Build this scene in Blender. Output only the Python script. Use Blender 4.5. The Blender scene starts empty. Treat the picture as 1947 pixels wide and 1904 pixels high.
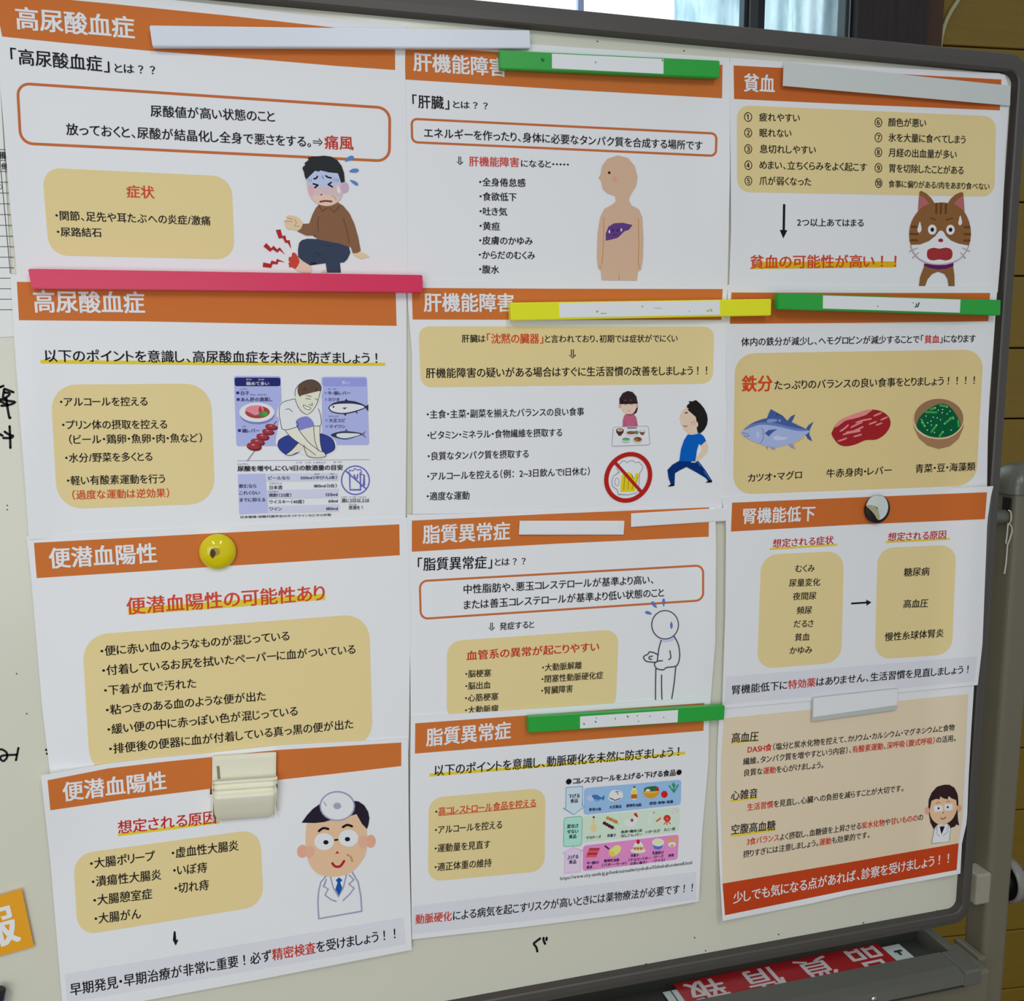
import bpy, bmesh, math, random
import numpy as np
from mathutils import Vector, Matrix

random.seed(4)
# ---------------------------------------------------------------- camera, world, lights
sc = bpy.context.scene
COL = sc.collection
FPX, AX, AY, AZ, DIST, CX, CY = 1805., .1428, -.2695, -.0037, .7893, 973.5, 952.
Z0 = 1.51
def _rot():
    ca, sa = math.cos(AX), math.sin(AX); cb, sb = math.cos(AY), math.sin(AY); cc, s_ = math.cos(AZ), math.sin(AZ)
    return np.array([[cc, -s_, 0], [s_, cc, 0], [0, 0, 1]]) @ np.array([[1, 0, 0], [0, ca, -sa], [0, sa, ca]]) @ np.array([[cb, 0, sb], [0, 1, 0], [-sb, 0, cb]])
R = _rot()
CAM = np.array([0, -DIST, Z0])
def w3(q): return np.array([q[0], q[2], -q[1]])
cam_d = bpy.data.cameras.new('camera'); cam = bpy.data.objects.new('camera', cam_d); COL.objects.link(cam)
rt, dn, fw = w3(R[0]), w3(R[1]), w3(R[2])
cam.matrix_world = Matrix(((rt[0], -dn[0], -fw[0], CAM[0]), (rt[1], -dn[1], -fw[1], CAM[1]), (rt[2], -dn[2], -fw[2], CAM[2]), (0, 0, 0, 1)))
cam_d.sensor_fit = 'HORIZONTAL'; cam_d.sensor_width = 36; cam_d.lens = 36 * FPX / 1947; cam_d.clip_start = .02
sc.camera = cam
sc.view_settings.view_transform = 'Standard'; sc.view_settings.look = 'None'
sc.view_settings.gamma = 1; sc.view_settings.exposure = .08; sc.view_settings.use_curve_mapping = False
wd = bpy.data.worlds.new('world'); sc.world = wd; wd.use_nodes = True
wd.node_tree.nodes['Background'].inputs[0].default_value = (.80, .88, 1.0, 1)
wd.node_tree.nodes['Background'].inputs[1].default_value = .32
def tube_light(x, y0, y1, z, power):
    L = bpy.data.lights.new('fluorescent_tube', 'AREA'); L.shape = 'RECTANGLE'
    L.size = .09; L.size_y = abs(y1 - y0); L.energy = power; L.color = (1, .985, .95)
    o = bpy.data.objects.new('fluorescent_tube', L); COL.objects.link(o); o.location = (x, (y0 + y1) / 2, z)
tube_light(-.62, -2.55, -1.25, 2.5, 13)
tube_light(.42, -2.55, -1.25, 2.5, 11)
def soft_light(x, y, z, sx, sy, power, target):
    L = bpy.data.lights.new('added_fill_light', 'AREA'); L.shape = 'RECTANGLE'; L.size = sx; L.size_y = sy; L.energy = power; L.color = (.90, .96, 1)
    o = bpy.data.objects.new('added_fill_light', L); COL.objects.link(o); o.location = (x, y, z)
    o.rotation_euler = (Vector(target) - o.location).to_track_quat('-Z', 'Y').to_euler()
soft_light(-.55, -1.5, 1.35, 1.2, .8, 6.5, (-.3, 0, 1.3))  # unseen fill at board height, added to brighten the middle of the board

# ---------------------------------------------------------------- survey of the board: picture point -> point on or before the board face
RT = R.T
def rays(px, py):
    q = np.stack([(np.asarray(px, float) - CX) / FPX, (np.asarray(py, float) - CY) / FPX, np.ones_like(np.asarray(px, float))], -1) @ RT.T
    return np.stack([q[..., 0], q[..., 2], -q[..., 1]], -1)
def W(px, py, off=0.):
    r = rays(px, py); k = (DIST - np.asarray(off)) / r[..., 1]
    return CAM + r * k[..., None]
def atZ(x, y, z): r = rays(x, y); return CAM + r * (z - Z0) / r[2]
def PX(x, z, y=0.):
    v = np.stack([np.asarray(x, float), np.asarray(z, float) * 0 + y, np.asarray(z, float)], -1) - CAM
    q = np.stack([v[..., 0], -v[..., 2], v[..., 1]], -1) @ R.T
    return CX + FPX * q[..., 0] / q[..., 2], CY + FPX * q[..., 1] / q[..., 2]

# ---------------------------------------------------------------- materials
def lin(c):
    c = c / 255.; return c / 12.92 if c <= .04045 else ((c + .055) / 1.055) ** 2.4
LIT = .66
MATS = {}
def mat_new(name, base, rough=.5, metal=0., spec=.5, noise=0., nscale=20., stretch=None, bump=0., trans=0.):
    if name in MATS: return MATS[name]
    m = bpy.data.materials.new(name); m.use_nodes = True; nt = m.node_tree; b = nt.nodes['Principled BSDF']
    b.inputs['Base Color'].default_value = (*base, 1); b.inputs['Roughness'].default_value = rough
    b.inputs['Metallic'].default_value = metal; b.inputs['Specular IOR Level'].default_value = spec
    if noise or bump:
        tc = nt.nodes.new('ShaderNodeTexCoord'); mp = nt.nodes.new('ShaderNodeMapping'); n = nt.nodes.new('ShaderNodeTexNoise')
        nt.links.new(tc.outputs['Object'], mp.inputs[0]); nt.links.new(mp.outputs[0], n.inputs['Vector'])
        if stretch: mp.inputs['Scale'].default_value = stretch
        n.inputs['Scale'].default_value = nscale; n.inputs['Detail'].default_value = 5
        if noise:
            mx = nt.nodes.new('ShaderNodeMix'); mx.data_type = 'RGBA'
            mx.inputs[6].default_value = (*[v * (1 - noise) for v in base], 1); mx.inputs[7].default_value = (*[min(1, v * (1 + noise)) for v in base], 1)
            nt.links.new(n.outputs['Fac'], mx.inputs[0]); nt.links.new(mx.outputs[2], b.inputs['Base Color'])
        if bump:
            bp = nt.nodes.new('ShaderNodeBump'); bp.inputs['Strength'].default_value = .6; bp.inputs['Distance'].default_value = bump
            nt.links.new(n.outputs['Fac'], bp.inputs['Height']); nt.links.new(bp.outputs[0], b.inputs['Normal'])
    MATS[name] = m; return m
def ink(c):
    """a printed colour, given as it shows on the well lit board"""
    c = tuple(c); n = 'ink_%02x%02x%02x' % c
    return mat_new(n, [min(.93, lin(v) / LIT) for v in c], rough=.62, spec=.12)
def P(c): return [min(.95, lin(v) / LIT) for v in c]
PAPER = mat_new('paper', P((208, 215, 221)), rough=.55, spec=.3)
BOARD = mat_new('board_enamel', P((190, 189, 172)), rough=.22, spec=.45, noise=.03, nscale=3)
FRAME = mat_new('frame_grey', P((68, 65, 60)), rough=.45, spec=.5, noise=.05, nscale=60)
FRAMED = mat_new('frame_reveal', P((58, 52, 50)), rough=.5)
POST = mat_new('post_grey', P((101, 96, 80)), rough=.45, spec=.5, noise=.04, nscale=40)
POSTD = mat_new('post_cap_grey', P((86, 88, 78)), rough=.3, spec=.6)
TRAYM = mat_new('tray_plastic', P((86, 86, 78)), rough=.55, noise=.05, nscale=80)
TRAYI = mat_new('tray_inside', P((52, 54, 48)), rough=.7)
BLACK = mat_new('black_rubber', (.008, .008, .008), rough=.5)
STEEL = mat_new('steel', (.6, .6, .58), rough=.3, metal=1)
RED = (180, 52, 38); BLK = (22, 20, 23); ORG = (184, 102, 46); CRM = (206, 187, 134); YEL = (226, 182, 46); OUT = (180, 98, 54); WHT = (226, 220, 214); GRY = (197, 197, 201)

# ---------------------------------------------------------------- mesh building
def link(name, verts, faces, mats, parent=None, idx=None, smooth=False, origin=None):
    me = bpy.data.meshes.new(name)
    v = np.asarray(verts, float)
    if parent is not None: o0 = np.array(parent['_o'])
    elif origin is not None: o0 = np.array(origin)
    else: o0 = np.array([v[:, 0].mean(), v[:, 1].max(), v[:, 2].min()])
    me.from_pydata((v - o0).tolist(), [], [tuple(int(i) for i in f) for f in faces])
    for m in (mats if isinstance(mats, (list, tuple)) else [mats]): me.materials.append(m)
    if idx is not None: me.polygons.foreach_set('material_index', [int(i) for i in idx])
    if smooth: me.polygons.foreach_set('use_smooth', [True] * len(me.polygons))
    me.update()
    ob = bpy.data.objects.new(name, me); COL.objects.link(ob)
    if parent is not None:
        ob.parent = parent; ob['_o'] = [float(x) for x in o0]
        # children of parts share the same origin
        pl = np.array(parent['_o']); ob.location = tuple(o0 - pl)
    else:
        ob.location = tuple(o0); ob['_o'] = [float(x) for x in o0]
    return ob
def empty(name, loc, label, cat, group=None):
    o = bpy.data.objects.new(name, None); COL.objects.link(o); o.location = tuple(float(x) for x in loc)
    o.empty_display_size = .02; o['_o'] = [float(x) for x in loc]; return tag(o, label, cat, group)
def tag(o, label, cat, group=None, kind=None):
    o['label'] = label; o['category'] = cat
    if group: o['group'] = group
    if kind: o['kind'] = kind
    return o
class MB:
    def __init__(s): s.v = []; s.f = []; s.i = []
    def add(s, v, f, i=0):
        n = len(s.v); s.v += [tuple(map(float, p)) for p in v]; s.f += [tuple(int(k) + n for k in q) for q in f]; s.i += [i] * len(f)
    def bm(s, b, i=0):
        b.verts.index_update(); s.add([v.co[:] for v in b.verts], [[v.index for v in f.verts] for f in b.faces], i); b.free()
    def box(s, lo, hi, bev=0., i=0, M=None, seg=2):
        b = bmesh.new(); bmesh.ops.create_cube(b, size=1)
        lo, hi = np.array(lo, float), np.array(hi, float)
        for v in b.verts: v.co = Vector((lo + hi) / 2) + Vector([v.co[k] * (hi - lo)[k] for k in range(3)])
        if bev: bmesh.ops.bevel(b, geom=b.edges[:], offset=bev, segments=seg, affect='EDGES', profile=.5)
        if M is not None: bmesh.ops.transform(b, matrix=M, verts=b.verts)
        s.bm(b, i)
    def cyl(s, a, c, r, n=24, i=0, r2=None, bev=0.):
        a, c = Vector(a), Vector(c); L = (c - a).length
        b = bmesh.new(); bmesh.ops.create_cone(b, cap_ends=True, segments=n, radius1=r, radius2=r if r2 is None else r2, depth=L)
        if bev: bmesh.ops.bevel(b, geom=[e for e in b.edges if all(len(f.verts) for f in e.link_faces) and any(len(f.verts) > 4 for f in e.link_faces)], offset=bev, segments=2, affect='EDGES')
        M = Matrix.Translation((a + c) / 2) @ (c - a).to_track_quat('Z', 'Y').to_matrix().to_4x4()
        bmesh.ops.transform(b, matrix=M, verts=b.verts); s.bm(b, i)
    def tube(s, pts, r, n=8, i=0):
        pts = [Vector(p) for p in pts]; rings = []; v = []
        for k, p in enumerate(pts):
            t = (pts[min(k + 1, len(pts) - 1)] - pts[max(k - 1, 0)]).normalized()
            u = t.cross(Vector((.31, .22, .92))).normalized(); w = t.cross(u)
            v += [tuple(p + (u * math.cos(a) + w * math.sin(a)) * r) for a in [2 * math.pi * j / n for j in range(n)]]
        f = [(k * n + j, k * n + (j + 1) % n, (k + 1) * n + (j + 1) % n, (k + 1) * n + j) for k in range(len(pts) - 1) for j in range(n)]
        f += [tuple(range(n))[::-1], tuple(range((len(pts) - 1) * n, len(pts) * n))]
        s.add(v, f, i)
    def build(s, name, mats, parent=None, smooth=False, origin=None): return link(name, s.v, s.f, mats, parent, s.i, smooth, origin)

# ---------------------------------------------------------------- glyphs (Blender's own fonts)
GL = {}
_fc = bpy.data.curves.new('glyph', 'FONT'); _fo = bpy.data.objects.new('glyph', _fc); COL.objects.link(_fo)
_fc.resolution_u = 3
def glyph(ch, bold):
    k = (ch, bold)
    if k in GL: return GL[k]
    if bold is not None:
        v, f, adv = glyph(ch, None); n = len(v)
        sh = (((-.014, .006), (.014, -.006)), ((-.019, -.006), (0, .008), (.019, -.004)), ((-.024, -.013), (.024, -.011), (-.023, .013), (.024, .012)))[bold]
        GL[k] = (np.vstack([np.c_[v + np.array(q), np.full(n, m * 1.6e-5)] for m, q in enumerate(sh)]), [tuple(i + n * j for i in q) for j in range(len(sh)) for q in f], adv) if n else (v, f, adv)
        return GL[k]
    if ch in '⇒⇓':
        q = [(.06, .44, .70, .49), (.06, .27, .70, .32)]; v = []; f = []
        for x0, y0, x1, y1 in q: f.append(tuple(range(len(v), len(v) + 4))); v += [(x0, y0), (x1, y0), (x1, y1), (x0, y1)]
        for y in (.68, .08): f.append(tuple(range(len(v), len(v) + 4))); v += [(.56, y), (.62, y + .02), (.92, .38), (.84, .38)]
        v = np.array(v)
        if ch == '⇓': v = np.stack([.5 + (v[:, 1] - .38), .38 - (v[:, 0] - .5)], -1); v[:, 0] -= .16; GL[k] = (v, f, .68)
        else: GL[k] = (v, f, 1.)
        return GL[k]
    _fc.body = ch; _fc.offset = 0
    bpy.context.view_layer.update(); _fo.update_tag(); dg = bpy.context.evaluated_depsgraph_get(); dg.update()
    ev = _fo.evaluated_get(dg); me = ev.to_mesh()
    v = np.array([p.co[:2] for p in me.vertices]).reshape(-1, 2); f = [tuple(p.vertices) for p in me.polygons]
    ev.to_mesh_clear()
    o = ord(ch)
    if len(v) == 0: r = (v, f, .5 if o > 256 else .28)
    else:
        x0, x1 = v[:, 0].min(), v[:, 0].max()
        if 0x3041 <= o <= 0x30FA: adv = (x1 - x0) + .13; v[:, 0] += .065 - x0
        elif ch in '・': adv = .42; v[:, 0] += .21 - (x0 + x1) / 2
        elif ch in '！？': adv = 1.; v[:, 0] += .5 - (x0 + x1) / 2
        elif ch in '、。': adv = .52; v[:, 0] += .08 - x0
        elif ch in '「（': adv = .55; v[:, 0] += .47 - x1
        elif ch in '」）': adv = .55; v[:, 0] += .08 - x0
        elif ch in 'ー': adv = (x1 - x0) + .1; v[:, 0] += .05 - x0
        elif o < 0x250: adv = (x1 - x0) + .09; v[:, 0] += .045 - x0
        else: adv = 1.
        r = (v, f, adv)
    GL[k] = r; return r

# ---------------------------------------------------------------- sheets of paper and what is printed on them
def wave(px, py):
    px = np.asarray(px, float); py = np.asarray(py, float)
    return .0011 * (1 + .6 * np.sin(px / 130. + py / 310.) * np.cos(py / 170.) + .15 * np.sin(px / 61. - py / 90.))
UK = np.arange(1700., 2100., 10.)
_t = np.clip((UK - 1850.) / 80., 0, 1); UH = .0098 * _t * _t * (3 - 2 * _t)
def frame_lift(px, py): return np.interp(np.asarray(px, float) + .068 * np.asarray(py, float), UK, UH)
def catmull(p, closed=True, n=5):
    p = np.asarray(p, float); m = len(p); out = []
    for i in range(m if closed else m - 1):
        g = (lambda k: p[k % m]) if closed else (lambda k: p[min(max(k, 0), m - 1)])
        a, b, c, d = g(i - 1), g(i), g(i + 1), g(i + 2)
        for t in np.arange(n) / n:
            out.append(.5 * (2 * b + (c - a) * t + (2 * a - 5 * b + 4 * c - d) * t * t + (3 * b - a - 3 * c + d) * t ** 3))
    if not closed: out.append(p[-1])
    return np.array(out)
def seg_interp(pts, t):
    p = np.asarray(pts, float); d = np.r_[0, np.cumsum(np.hypot(*np.diff(p, axis=0).T))]; d /= d[-1]
    return np.stack([np.interp(t, d, p[:, 0]), np.interp(t, d, p[:, 1])], -1)
CELL = [20.]
def fill2d(pts, cell=None):
    cell = cell or CELL[0]
    pts = np.asarray(pts, float); b = bmesh.new()
    q = [tuple(pts[0])]
    for p in pts[1:]:
        if math.hypot(p[0] - q[-1][0], p[1] - q[-1][1]) > .02: q.append(tuple(p))
    if math.hypot(q[0][0] - q[-1][0], q[0][1] - q[-1][1]) < .02: q.pop()
    f = b.faces.new([b.verts.new((x, y, 0)) for x, y in q])
    lo, hi = pts.min(0), pts.max(0)
    bmesh.ops.triangulate(b, faces=b.faces[:])
    if max(hi - lo) > cell * 1.1:
        for ax in (0, 1):
            sk = .068 if ax == 0 and cell < 15 else 0.
            k = math.ceil(lo[ax] / cell) * cell
            while k < hi[ax] + sk * hi[1]:
                no = Vector((1, 0, 0)) if ax == 0 else Vector((0, 1, 0)); co = no * k
                if ax == 0 and cell < 15: no = Vector((1, .068, 0)); co = Vector((k, 0, 0))
                bmesh.ops.bisect_plane(b, geom=b.verts[:] + b.edges[:] + b.faces[:], plane_co=co, plane_no=no); k += cell
        bmesh.ops.triangulate(b, faces=b.faces[:])
    b.verts.index_update(); v = np.array([x.co[:2] for x in b.verts]); fs = [[x.index for x in f.verts] for f in b.faces]; b.free()
    return v, fs
class Sheet:
    """a sheet of paper: a root on the board, the paper itself, and printed parts"""
    def __init__(s, name, label, cat, top, left, right, bottom, base, paper=PAPER, lifts=(), group=None, nu=26, nv=20, ramp=False, name_paper='paper'):
        s.base, s.lifts, s.ramp = base, lifts, ramp; CELL[0] = 10. if ramp else 20.
        if ramp: nu = 170
        else: nu, nv = max(nu, 40), max(nv, 26)
        s.fr = (0., 0., 1.); s.lay = 0
        A, B, Cc, D = [np.asarray(e, float) for e in (top, bottom, left, right)]
        s.c = [A[0], A[-1], B[-1], B[0]]
        u = np.linspace(0, 1, nu); v = np.linspace(0, 1, nv); U, V = np.meshgrid(u, v)
        T = seg_interp(A, u)[None]; Bo = seg_interp(B, u)[None]; L = seg_interp(Cc, v)[:, None]; Ri = seg_interp(D, v)[:, None]
        U3, V3 = U[..., None], V[..., None]
        G = (1 - V3) * T + V3 * Bo + (1 - U3) * L + U3 * Ri - ((1 - U3) * (1 - V3) * A[0] + U3 * (1 - V3) * A[-1] + (1 - U3) * V3 * B[0] + U3 * V3 * B[-1])
        G = G.reshape(-1, 2)
        mid = W((A[0][0] + B[-1][0]) / 2, (B[0][1] + B[-1][1]) / 2, 0)
        s.root = empty(name, mid, label, cat, group)
        front = W(G[:, 0], G[:, 1], s.h(G[:, 0], G[:, 1])); back = front + np.array([0, .00012, 0])
        n = nu * nv; f = []
        for j in range(nv - 1):
            for i in range(nu - 1):
                a = j * nu + i; f.append((a, a + nu, a + nu + 1, a + 1)); f.append((n + a, n + a + 1, n + a + nu + 1, n + a + nu))
        rim = [i for i in range(nu)] + [j * nu + nu - 1 for j in range(1, nv)] + [(nv - 1) * nu + i for i in range(nu - 2, -1, -1)] + [j * nu for j in range(nv - 2, 0, -1)]
        m = len(rim); Vt = np.vstack([front, back, front[rim], back[rim]])
        f += [(2 * n + i, 2 * n + (i + 1) % m, 2 * n + m + (i + 1) % m, 2 * n + m + i) for i in range(m)]
        s.paper = link(name_paper, Vt, f, paper, s.root, smooth=True)
    def h(s, px, py):
        px = np.asarray(px, float); py = np.asarray(py, float)
        h = s.base + wave(px, py)
        for (cx, cy, rx, ry, a) in s.lifts:
            h = h + a * np.exp(-((px - cx) / rx) ** 2 - ((py - cy) / ry) ** 2)
        if s.ramp: h = h + s.ramp * frame_lift(px, py)
        return h
    def F(s, x0, y0, k): s.fr = (x0, y0, k); return s
    def px(s, pts):
        p = np.asarray(pts, float).reshape(-1, 2); return p / s.fr[2] + np.array(s.fr[:2])
    def place(s, p, eps): return W(p[:, 0], p[:, 1], s.h(p[:, 0], p[:, 1]) + eps)
    def area(s, name, pts, col, lay=1, smooth=False):
        p = s.px(pts)
        if smooth: p = catmull(p)
        v, f = fill2d(p); return link(name, s.place(v, .00013 * lay), [q[::-1] for q in f], ink(col), s.root, smooth=True)
    def rquad(s, name, c, r, col, lay=1, w=0):
        p = s.px(c); r = r / s.fr[2]; q = []
        for i in range(4):
            a, b, d = p[i - 1], p[i], p[(i + 1) % 4]
            e1 = (a - b) / np.hypot(*(a - b)); e2 = (d - b) / np.hypot(*(d - b)); A, B = b + e1 * r, b + e2 * r
            c1, c2 = b + e1 * r * .42, b + e2 * r * .42
            for t in np.linspace(0, 1, 9): q.append((1 - t) ** 3 * A + 3 * (1 - t) ** 2 * t * c1 + 3 * (1 - t) * t * t * c2 + t ** 3 * B)
        q = np.array(q)
        if not w:
            v, f = fill2d(q); return link(name, s.place(v, .00013 * lay), [k[::-1] for k in f], ink(col), s.root, smooth=True)
        v, f = ribbon(q, w / s.fr[2], True, 15.); return link(name, s.place(v, .00013 * lay), f, ink(col), s.root)
    def T(s, segs, x0, y0, x1, y1, h, col=BLK, b=0, name='text_line', lay=3, mids=None, par=None, sx=1.):
        """one line of lettering from the left end to the right end of its middle line"""
        if isinstance(segs, str): segs = [(segs, col, b)]
        base = s.px([(x0, y0)] + (mids or []) + [(x1, y1)])
        pw = W(base[:, 0], base[:, 1], 0.)[:, [0, 2]]
        if len(pw) > 2: pw = catmull(pw, False, 6)
        d = np.r_[0, np.cumsum(np.hypot(*np.diff(pw, axis=0).T))]; L = d[-1]
        m = base.mean(0); hp = h / s.fr[2]
        e = W(m[0], m[1] - hp / 2, 0.) - W(m[0], m[1] + hp / 2, 0.); em = np.hypot(e[0], e[2]) / .93
        pos = 0; items = []
        for t, c, bo in segs:
            for ch in t:
                g = glyph(ch, bo); items.append((g, pos, c)); pos += g[2]
        V = []; Fc = []; I = []; cols = []; EX = []
        kx = L / pos; n = 0
        for (gv, gf, adv), p0, c in items:
            if len(gv) == 0: continue
            if c not in cols: cols.append(c)
            u = (gv[:, 0] + p0) * kx; vv = (gv[:, 1] - .38) * em; EX.append(gv[:, 2])
            cu = (p0 + adv / 2) * kx
            X = np.interp(cu, d, pw[:, 0]); Z = np.interp(cu, d, pw[:, 1])
            k = min(max(np.searchsorted(d, cu) - 1, 0), len(d) - 2); t = (pw[k + 1] - pw[k]) / (d[k + 1] - d[k])
            x = X + (u - cu) * t[0] - vv * t[1]; z = Z + (u - cu) * t[1] + vv * t[0]
            V.append(np.stack([x, z], -1)); Fc += [tuple(np.array(q) + n) for q in gf]; I += [cols.index(c)] * len(gf); n += len(gv)
        V = np.vstack(V); qx, qy = PX(V[:, 0], V[:, 1])
        o = link(name, s.place(np.stack([qx, qy], -1), .00013 * lay + np.concatenate(EX)), Fc, [ink(c) for c in cols], par or s.root, I)
        o['label'] = 'printed line of Japanese lettering' if name == 'text_line' else 'large white heading lettering' if name == 'heading_text' else 'printed lettering'
        return o
    def U(s, pts, col=YEL): return s.area('highlight_underline', pts, col, 2)
    def title(s, t, x0, y0, x1, y1, h): return s.T(t, x0, y0, x1, y1, h, WHT, 2, 'heading_text')
def ribbon(p, w, closed=False, step=9e9):
    p = np.asarray(p, float); q = []
    m = len(p)
    for i in range(m if closed else m - 1):
        a, b = p[i], p[(i + 1) % m]; k = max(1, int(np.hypot(*(b - a)) / step))
        for t in range(k): q.append(a + (b - a) * t / k)
    if not closed: q.append(p[-1])
    q = np.array(q); n = len(q)
    if closed: tn = np.roll(q, -1, 0) - np.roll(q, 1, 0)
    else: tn = np.gradient(q, axis=0)
    tn = tn / (np.hypot(tn[:, 0], tn[:, 1])[:, None] + 1e-9); nn = np.stack([-tn[:, 1], tn[:, 0]], -1)
    # widen at the corners
    dd = (np.roll(q, -1, 0) - q); dd = dd / (np.hypot(*dd.T)[:, None] + 1e-9); c = np.clip((tn * dd).sum(1), .55, 1)[:, None]
    if not closed: c[0] = c[-1] = 1
    v = np.vstack([q + nn * w / 2 / c, q - nn * w / 2 / c])
    f = [(i, (i + 1) % n, n + (i + 1) % n, n + i) for i in range(n if closed else n - 1)]
    return v, f
class Art:
    """a printed drawing: flat inks laid one over another, one mesh"""
    def __init__(s, sh, fr, name, lay=4.5): s.sh = sh; s.fr = fr; s.name = name; s.V = []; s.F = []; s.I = []; s.cols = []; s.n = 0; s.e = .00013 * lay; s.bb = []
    def _put(s, v, f, col, k=1):
        if col not in s.cols: s.cols.append(col)
        lo, hi = v.min(0), v.max(0)
        if k: s.ly = 1 + max([l for (a, b, l) in s.bb if a[0] < hi[0] and a[1] < hi[1] and b[0] > lo[0] and b[1] > lo[1]] or [0])
        s.bb.append((lo, hi, s.ly))
        s.V.append(s.sh.place(v, s.e + .000016 * s.ly)); s.F += [tuple(int(i) + s.n for i in q) for q in f]; s.I += [s.cols.index(col)] * len(f); s.n += len(v)
    def px(s, pts): return np.asarray(pts, float).reshape(-1, 2) / s.fr[2] + np.array(s.fr[:2])
    def P(s, col, pts, sm=1):
        p = s.px(pts)
        if sm: p = catmull(p, n=4)
        try: v, f = fill2d(p)
        except Exception: return s
        s._put(v, f, col); return s
    def E(s, col, cx, cy, rx, ry, rot=0, n=22):
        a = np.linspace(0, 2 * math.pi, n, endpoint=False); c, d = math.cos(rot), math.sin(rot)
        x, y = rx * np.cos(a), ry * np.sin(a); p = s.px(np.stack([cx + x * c - y * d, cy + x * d + y * c], -1))
        v, f = fill2d(p) if max(rx, ry) / s.fr[2] > 5 else (p, [tuple(range(n))]); s._put(v, f, col); return s
    def L(s, col, w, pts, sm=0, cl=0):
        p = s.px(pts)
        if sm: p = catmull(p, bool(cl), 4)
        v, f = ribbon(p, w / s.fr[2], bool(cl), 12.); s._put(v, f, col)
        if not cl:
            for q in (p[0], p[-1]):
                a = np.linspace(0, 2 * math.pi, 8, endpoint=False); r = w / s.fr[2] / 2
                s._put(np.stack([q[0] + r * np.cos(a), q[1] + r * np.sin(a)], -1), [tuple(range(8))], col, 0)
        return s
    def done(s, label=None):
        o = link(s.name, np.vstack(s.V), s.F, [ink(c) for c in s.cols], s.sh.root, s.I)
        if label: o['label'] = label
        return o

# ================================================================ BOARD (structure first)
XR, XL, ZT, ZB = .7125, -1.062, 1.7805, .9282       # inner edges of the frame
FO = .0128                                           # visible width of the frame face
ZTO, ZBO, XRO, XLO = 1.7975, .9135, .7252, -1.076
def rr(x0, x1, z0, z1, r, y, n=8):
    out = []
    for cx, cz, a0 in ((x1 - r, z1 - r, 0), (x0 + r, z1 - r, 90), (x0 + r, z0 + r, 180), (x1 - r, z0 + r, 270)):
        for t in range(n + 1):
            a = math.radians(a0 + 90 * t / n); out.append((cx + r * math.cos(a), y, cz + r * math.sin(a)))
    return out
board = empty('whiteboard', (-.17, .012, ZBO), 'large magnetic whiteboard with dark grey frame, covered with pinned paper sheets', 'whiteboard')
mb = MB(); v = rr(XL - .004, XR + .004, ZB - .004, ZT + .004, .014, 0.0002); n = len(v)
mb.add(v + [(a, .010, c) for a, b, c in v], [tuple(range(n))] + [tuple(range(n, 2 * n))[::-1]] + [(i, (i + 1) % n, n + (i + 1) % n, n + i) for i in range(n)])
mb.build('writing_surface', BOARD, board)
mb = MB(); prof = []
for (ins, y) in ((.0, .0), (.0008, -.0078), (.0022, -.0088), (.5, -.0088), (.9, -.0078), (1., -.005), (1., .022), (.6, .026), (.05, .026), (0, .0)):
    t = ins if ins <= .01 else None
    if t is not None: a = dict(l=XL - t, r=XR + t, b=ZB - t, t_=ZT + t, rad=.010 + t)
    else:
        a = dict(l=XL + (XLO - XL) * ins, r=XR + (XRO - XR) * ins, b=ZB + (ZBO - ZB) * ins, t_=ZT + (ZTO - ZT) * ins, rad=.010 + (.021 - .010) * ins)
    prof.append(rr(a['l'], a['r'], a['b'], a['t_'], a['rad'], y))
n = len(prof[0])
for k in range(len(prof) - 1):
    mb.add(prof[k] + prof[k + 1], [(i, (i + 1) % n, n + (i + 1) % n, n + i) for i in range(n)], 1 if k == 0 else 0)
mb.build('board_frame', [FRAME, FRAMED], board)

def board_ink(strokes, w, fr, name='marker_writing', label='black marker handwriting'):
    V = []; F = []; n = 0
    for st in strokes:
        p = np.asarray(st, float) / fr[2] + np.array(fr[:2])
        if len(p) > 2: p = catmull(p, False, 4)
        v, f = ribbon(p, w / fr[2]); V.append(v); F += [tuple(int(i) + n for i in q) for q in f]; n += len(v)
        for q in (p[0], p[-1]):
            a = np.linspace(0, 2 * math.pi, 8, endpoint=False); V.append(np.stack([q[0] + w / fr[2] / 2 * np.cos(a), q[1] + w / fr[2] / 2 * np.sin(a)], -1)); F.append(tuple(range(n, n + 8))); n += 8
    V = np.vstack(V); o = link(name, W(V[:, 0], V[:, 1], .0001), F, ink((30, 26, 30)), board); o['label'] = label; return o
N4 = (0, 620, 3.967)
board_ink([[(0, 462), (25, 452)], [(35, 475), (70, 488), (100, 500)], [(30, 480), (24, 545), (58, 530), (72, 508), (36, 502)], [(-4, 552), (60, 565), (112, 575), (62, 595), (0, 568)], [(10, 602), (60, 600)], [(46, 545), (60, 640), (70, 690), (78, 692)],
           [(-4, 815), (18, 828)], [(72, 757), (76, 850), (78, 920)], [(35, 798), (68, 820), (97, 830), (80, 845), (25, 845)]], 18, N4)
board_ink([[(-6, 262), (14, 260), (42, 280), (46, 310), (24, 335), (5, 325), (5, 306), (30, 298), (108, 294)], [(120, 250), (104, 330)], [(300, 262), (306, 263)], [(306, 286), (312, 290)]], 14, (0, 1350, 3.435))
board_ink([[(812, 1415), (790, 1432), (776, 1446), (790, 1466), (796, 1490)], [(832, 1412), (833, 1428), (841, 1446)], [(850, 1411), (849, 1424)]], 13, (760, 1320, 3.042))
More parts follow.
